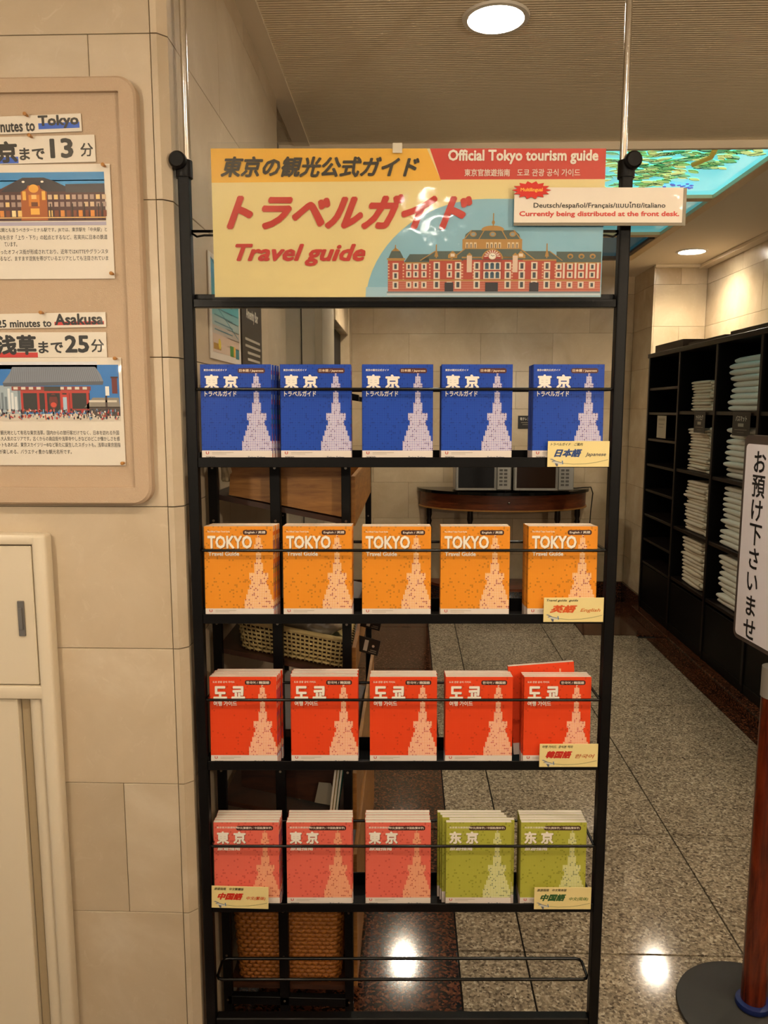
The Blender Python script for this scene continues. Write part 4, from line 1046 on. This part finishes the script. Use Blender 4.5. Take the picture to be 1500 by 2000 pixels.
shelf_tag('black price tag half hidden above the hanging one on the display shelf', -.094, UY0+.20, 1.030, .052, .036, math.radians(-8), '#2c2a27', dtag, ry=math.radians(12))

# posters on the left side wall
def side_poster(name, label, y0, y1, z0, z1, edge, draw, cat='poster'):
    t = thing(name, label, cat, (WX+.0012, (y0+y1)/2, (z0+z1)/2), (0, 0, math.radians(90)))
    w_, h_ = (y1-y0)/2, (z1-z0)/2
    MB().box(-w_, w_, -.003, .001, -h_, h_, .0008).build('panel', pmat(name+'_panel', edge, .4), t)
    p = Print((0, 0, 100, 100*h_/w_), (-w_, h_, w_, -h_)); draw(p, 100*h_/w_); p.build('printing', t, 'ink', (0, -.0030, 0)); return t
def dblue(p, h):
    cols = ['#5aa6c4', '#4a98bd', '#3f9ab0', '#4aa5b0', '#59acb4', '#7cb4b6', '#a3b8b4', '#b9b0a4', '#c9b19c', '#cfb9a6']
    for i, c in enumerate(cols): p.rect(6, 4+i*(h-10)/10, 94, 4+(i+1)*(h-10)/10+.5, c, 3)
    p.line([(6, h*.05), (94, h*.38)], 1.4, '#35708f', 5); p.line([(10, h*.45), (90, h*.72)], .8, '#4b8a98', 5)
    for i in range(5): p.rect(12, h*(.42+.07*i), 70, h*(.432+.07*i), '#5b8590', 5)
    p.rect(8, h*.84, 30, h*.90, '#a9833a', 5); p.ell(26, h*.84, 4, 4, '#d6c33a', 6); p.rect(60, h*.82, 72, h*.93, '#4c8a3a', 5); p.rect(72, h*.82, 78, h*.93, '#d8a23a', 5); p.rect(80, h*.84, 92, h*.94, '#3d7f86', 5)
side_poster('wall_poster', 'blue sky poster with a white border on the left side wall above the booklets', 1.785, 2.105, 1.688, 1.93, '#ddd5c8', dblue)
def dblk(p, h):
    p.text('アメニティバー', 8, 12, 92, 26, '#e9e4da', .03, 0, 4); p.text('Amenity Bar', 20, 38, 80, 52, '#d9d3c6', .03, 0, 4)
    for i, (a, b) in enumerate(((14, 88), (14, 90), (24, 88), (24, 86), (30, 84), (14, 86), (14, 84), (20, 80))): p.rect(a, 68+i*6.5, b, 70.5+i*6.5, '#b9b2a4', 4)
side_poster('menu_board', 'black board with white lettering next to the blue poster on the side wall', 2.125, 2.41, 1.60, 1.965, '#2b2621', dblk, 'sign')

# ================================================================== console table and microwaves
tb = thing('console_table', 'half-round wooden console table with a black marble top against the back wall', 'table', (.77, 6.26, 0))
def demi(a, b, n=28): return [(a*math.cos(math.pi+math.pi*i/n), b*math.sin(math.pi+math.pi*i/n)) for i in range(n+1)]
MB().prism(demi(.70, .46), .918, .94).build('top', 'black_stone', tb, 30)
MB().prism(demi(.675, .43), .80, .918).build('apron', 'table_wood', tb, 30)
MB().prism(demi(.685, .44), .79, .80).build('apron_bead', pmat('gilt_bead', '#a5743a', .35), tb, 30)
dr = MB(); dr.prism([(a, b) for a, b in demi(.679, .434) if abs(a) < .22], .812, .905).build('drawer', 'table_wood', tb, 30)
MB().lathe([(.004, -.436), (.009, -.448), (.002, -.456)], c=(0, 0, .86), axis='Y', seg=12).build('drawer_knob', 'steel', tb, 50)
for x, y in ((-.60, -.06), (-.29, -.37), (.39, -.34), (.60, -.08)):
    MB().lathe([(.010, 0), (.015, .05), (.012, .12), (.020, .5), (.024, .62), (.016, .64), (.024, .67), (.016, .69), (.024, .72), (.022, .79)], c=(x, y, 0), seg=14).build('leg', pmat('dark_leg', '#1e120c', .35), tb, 40)
MB().prism(demi(.62, .38), .15, .172).build('lower_shelf', 'table_wood', tb, 30)
def microwave(label, x, w_, rz, win_, name='microwave_oven'):
    t = thing(name, label, 'microwave', (x, 6.02, .9402), (0, 0, rz)); h_, d_ = .255, .32
    MB().box(-w_/2, w_/2, -d_/2, d_/2, .012, h_, .006, 2).build('body', 'silver', t)
    for sx in (-1, 1):
        for sy in (-1, 1): MB().cyl((sx*(w_/2-.04), sy*(d_/2-.04), 0), (sx*(w_/2-.04), sy*(d_/2-.04), .012), .012, seg=12).build('foot', 'rubber', t)
    dr_ = MB().box(-w_/2+.006, w_*.23, -d_/2-.018, -d_/2, .014, h_-.006, .003).build('door', 'silver', t)
    MB().box(-w_/2+.022, w_*.19, -d_/2-.0195, -d_/2-.018, .034, h_-.025).build('door_window', win_, dr_)
    MB().box(w_*.205, w_*.225, -d_/2-.030, -d_/2-.018, .03, h_-.02, .003).build('handle', 'silver', dr_)
    cp_ = MB().box(w_*.24, w_/2-.006, -d_/2-.014, -d_/2, .02, h_-.006, .003).build('control_panel', 'silver', t)
    b_ = MB()
    for i in range(5):
        for j in range(2): b_.box(w_*.28+j*.035, w_*.28+.025+j*.035, -d_/2-.0155, -d_/2-.014, .05+i*.028, .066+i*.028)
    b_.build('buttons', pmat('button_grey', '#5d5a55', .5), cp_); return t
microwave('silver microwave oven at the left on the console table', .575, .43, 0, 'glass_dark')
microwave('silver microwave oven with a brown window, at the right on the console table', 1.035, .46, 0, 'window_brown')
t = MB().tube([(1.24, 6.12, .955), (1.33, 6.10, .947), (1.40, 6.14, .95), (1.47, 6.17, .95), (1.492, 6.19, .90), (1.485, 6.21, .75), (1.478, 6.22, .5), (1.47, 6.235, .3), (1.46, 6.25, .16)], .0045, 6).build('power_cord', 'rubber')
tag(t, 'black power cord hanging off the right end of the console table', 'cord')
def dmw(p, h): p.text('電子レンジ', 14, h*.14, 90, h*.36, '#e3dccd', .02, 0, 4); p.rect(20, h*.5, 80, h*.55, '#8d8779', 4); p.rect(30, h*.66, 70, h*.70, '#8d8779', 4)
shelf_tag('small black sign reading microwave in Japanese on the back wall', .949, 6.277, 1.468, .122, .105, 0, '#1b1917', dmw, 'wall_sign', 'sign')

# ================================================================== towel shelf
SX0, SX1 = 1.77, 2.165
UPY = [5.762, 5.13, 4.52, 3.955, 3.35, 2.75]
sh_ = thing('towel_shelf', 'tall black open shelving full of towels along the right wall', 'shelf', (SX0, UPY[0], .075)); ax, ay, az = SX0, UPY[0], .075
def sb(x0, x1, y0, y1, z0, z1, bev=.0015): return MB().box(x0-ax, x1-ax, y0-ay, y1-ay, z0-az, z1-az, bev)
STOP = 1.972
for y in UPY: sb(SX0, SX1, y-.012, y+.012, .075, STOP-.03).build('upright', 'shelf_black', sh_); 
for y in UPY: sb(SX0-.003, SX0, y-.012, y+.012, .12, STOP-.03, 0).build('edge_strip', 'shelf_edge', sh_)
sb(SX1-.012, SX1, UPY[-1], UPY[0], .075, STOP-.03).build('back_panel', 'shelf_black', sh_)
sb(SX0-.012, SX1, UPY[-1]-.02, UPY[0]+.015, STOP-.03, STOP).build('top_board', 'shelf_edge', sh_)
sb(SX0+.004, SX1, UPY[-1], UPY[0], .075, .13).build('base_board', 'shelf_black', sh_)
C1 = [1.725, 1.55, 1.36, 1.175, .985, .80, .615, .44]
C2 = [1.56, 1.185, .80, .455]
for z in C1: sb(SX0+.004, SX1-.012, UPY[1]+.012, UPY[0]-.012, z-.018, z).build('shelf_board', 'shelf_edge', sh_)
for i in range(1, 5):
    for z in C2: sb(SX0+.004, SX1-.012, UPY[i+1]+.012, UPY[i]-.012, z-.022, z).build('shelf_board', 'shelf_edge', sh_)
for i in range(5): sb(SX0+.006, SX0+.02, UPY[i+1]+.014, UPY[i]-.014, .13, .415).build('cupboard_door', 'shelf_black', sh_)
for (y0, y1, lb) in ((5.12, 5.68, 'far'), (4.45, 5.02, 'middle'), (3.75, 4.38, 'near')):
    t = thing('storage_tray', 'flat dark brown tray lying on top of the towel shelving, %s one' % lb, 'tray', (1.95, (y0+y1)/2, STOP+.0005), group='dark trays on top of the towel shelving')
    hh = {'far': .052, 'middle': .018, 'near': .026}[lb]; l = (y1-y0)/2
    m_ = MB(); m_.box(-.17, .17, -l, l, 0, .006); m_.box(-.17, -.162, -l, l, .006, hh); m_.box(.162, .17, -l, l, .006, hh); m_.box(-.162, .162, -l, -l+.008, .006, hh); m_.box(-.162, .162, l-.008, l, .006, hh); m_.build('tray_body', 'dark_panel', t)

def towel_mesh(w_, d_, th, seed, mat):
    """folded towel: fold edges face -x; three folded layers visible in the rounded front"""
    rr = random.Random(seed); ph = rr.uniform(0, 6); bm_ = bmesh.new(); prof = []
    n = 9
    for i in range(n+1):
        a = -math.pi/2+math.pi*i/n
        r = th/2*(1-.10*abs(math.cos(a*2+1.57)))
        prof.append((-math.cos(a)*th*.42, th/2+math.sin(a)*th/2*.98))
    prof = [(d_, .0)]+[(x+th*.45, z) for x, z in prof]+[(d_, th*.98)]
    ny = 9; cols_ = []
    for j in range(ny+1):
        f = j/ny; y = -w_/2+w_*f
        ed = 1-.35*max(0, abs(f-.5)*2-.8)/.2
        wob = .004*math.sin(f*5+ph)
        cols_.append([bm_.verts.new((x+(wob if x < d_*.5 else 0)+(rr.uniform(-.001, .001)), y, th/2+(z-th/2)*ed)) for x, z in prof])
    m_ = len(prof)
    for a, b in zip(cols_, cols_[1:]):
        for k in range(m_): bm_.faces.new((a[k], a[(k+1) % m_], b[(k+1) % m_], b[k]))
    bm_.faces.new(cols_[0]); bm_.faces.new(cols_[-1][::-1])
    bmesh.ops.recalc_face_normals(bm_, faces=bm_.faces)
    me = bpy.data.meshes.new('folded_towel'); bm_.to_mesh(me); bm_.free(); me.materials.append(M[mat]); me.shade_smooth(); me.set_sharp_from_angle(angle=math.radians(60)); return me
rt = random.Random(21)
ORD = ['lowest', 'second', 'third', 'fourth', 'fifth', 'sixth', 'seventh', 'eighth', 'ninth', 'tenth', 'eleventh', 'twelfth', 'thirteenth', 'fourteenth', 'fifteenth', 'sixteenth']
def towel_stack(y0, y1, z0, z1, th, mat, kind_, label, shift=.0, depth=.27):
    n = max(2, round((z1-z0)/th)); th = (z1-z0)/n; w_ = y1-y0
    ms = [towel_mesh(w_, depth, th*1.0, rt.random(), mat) for _ in range(3)]
    for i in range(n):
        o = link('folded_towel', ms[i % 3], None, (SX0+.022+shift+rt.uniform(0, .022), (y0+y1)/2+rt.uniform(-.004, .004), z0+i*th+.0004), (0, 0, rt.uniform(-.03, .03)))
        od = 'topmost' if i == n-1 else ('lowest' if i == 0 else ORD[i]+' from the bottom')
        tag(o, '%s, %s, %s' % (kind_, od, label), 'towel', label)
lv = ['top', 'second', 'third', 'lowest']
for i, (z0, zt_) in enumerate(((1.56, 1.745), (1.185, 1.452), (.80, 1.12), (.455, .755))):
    towel_stack(4.668, 4.985, z0, zt_, (zt_-z0)/(10, 14, 15, 12)[i], 'towel', 'cream folded towel', 'wide pile, %s level, middle column' % lv[i])
    towel_stack(4.540, 4.652, z0, zt_+.012, (zt_-z0)/(9, 14, 15, 12)[i], 'towel', 'cream folded towel', 'narrow pile, %s level, middle column' % lv[i], .0, .24)
for i, (z0, zt_, n) in enumerate(((1.56, 1.855, 9), (1.185, 1.47, 9), (.80, 1.14, 11), (.455, .745, 9))):
    towel_stack(3.985, 4.40, z0, zt_, (zt_-z0)/n, 'towel_w', 'white folded towel', '%s level, near column' % lv[i], 0, .30)
def dn(s1):
    def f(p, h): p.rect(1.5, 1.5, 98.5, h-1.5, '#1f1b1a', 4); p.text(s1, 18, h*.14, 82, h*.38, '#e3dccd', .02, 0, 6); p.rect(34, h*.46, 66, h*.60, '#a09888', 6); p.rect(15, h*.72, 85, h*.74, '#8d8779', 6); p.rect(30, h*.84, 70, h*.86, '#6d6759', 6)
    return f
RZ = math.radians(-90)
shelf_tag('black label reading nightwear in Japanese below the top towel level, middle column', SX0-.006, 4.72, 1.492, .175, .125, RZ, '#332e28', dn('ナイトウェア'))
shelf_tag('black label reading bath mat in Japanese below the top towel level, near column', SX0-.006, 4.135, 1.492, .215, .125, RZ, '#332e28', dn('バスマット'))
def dt(p, h): p.rect(14, h*.12, 86, h*.22, '#8f8775', 5); p.rect(20, h*.36, 80, h*.40, '#7a7364', 5); p.rect(20, h*.5, 70, h*.53, '#7a7364', 5)
shelf_tag('small beige paper tag hanging in the far narrow shelf column', SX0-.005, 5.42, 1.45, .19, .155, RZ, '#a39a86', dt)

# ================================================================== floor-standing sign at the right edge
stn = thing('sign_stand', 'floor-standing white sign with vertical Japanese text on a red wooden pole', 'sign stand', (.903, 1.83, 0), (0, 0, 0))
MB().lathe([(.001, .003), (.185, .003), (.187, .006), (.185, .012), (.13, .020), (.05, .026), (.045, .030), (.001, .030)], seg=48).build('base', 'base_grey', stn, 40)
MB().lathe([(.028, .030), (.042, .032), (.044, .036), (.042, .046), (.028, .050)], seg=32).build('base_ring', 'blue_ring', stn, 40)
MB().cyl((0, 0, .03), (0, 0, .875), .0305, seg=32).build('pole', 'wood_red', stn, 40)
MB().cyl((0, 0, .870), (0, 0, .945), .0325, seg=32).build('collar', 'silver', stn, 40)
MB().cyl((0, 0, .945), (0, 0, .99), .012, seg=16).build('connector', 'silver', stn, 40)
sp_ = bpy.data.objects.new('sign_panel', None); 
a_ = math.radians(-84.8)
m_ = MB(); PWd, z0_, z1_ = .19, .968, 1.505
mt_ = Matrix.Rotation(a_, 4, 'Z')
def rot_build(mb, name, mat, parent=stn, sm=None):
    bmesh.ops.transform(mb.bm, matrix=mt_, verts=mb.bm.verts); return mb.build(name, mat, parent, sm)
k_ = MB(); k_.prism(rrect(-PWd, PWd, z0_, z1_, .02), -.012, .012, 'Y'); fr_ = rot_build(k_, 'panel_frame', pmat('grey_brown_frame', '#5a4f4a', .35, .3))
k_ = MB(); k_.prism(rrect(-PWd+.014, PWd-.014, z0_+.012, z1_-.022, .012), -.0145, -.0118, 'Y'); rot_build(k_, 'white_board', pmat('white_board', '#f0edf6', .35), fr_)
p = Print((0, 0, 1, 1), (0, 1, 1, 0), eps=.0001)
p = Print(); 
def vtext(s_, xc, ztop, size, step):
    for i, ch in enumerate(s_):
        z = ztop-i*step; vs, fs = text_polys(ch, .02, 0)
        a0 = min(v[0] for v in vs); a1 = max(v[0] for v in vs); b0 = min(v[1] for v in vs); b1 = max(v[1] for v in vs)
        i0 = len(p.v); c = rgb('#15131a')
        for a, b, d in vs: p.v.append((xc+(a-(a0+a1)/2)*size, -.0150-d*.000015, z+(b-(b0+b1)/2)*size))
        for f in fs: p.f.append(tuple(i0+k for k in f)); p.c.append(c)
vtext('お預け下さいませ', -.108, 1.440, .062, .0615)
me = p.mesh('lettering', 'ink'); me.transform(mt_); link('lettering', me, fr_)
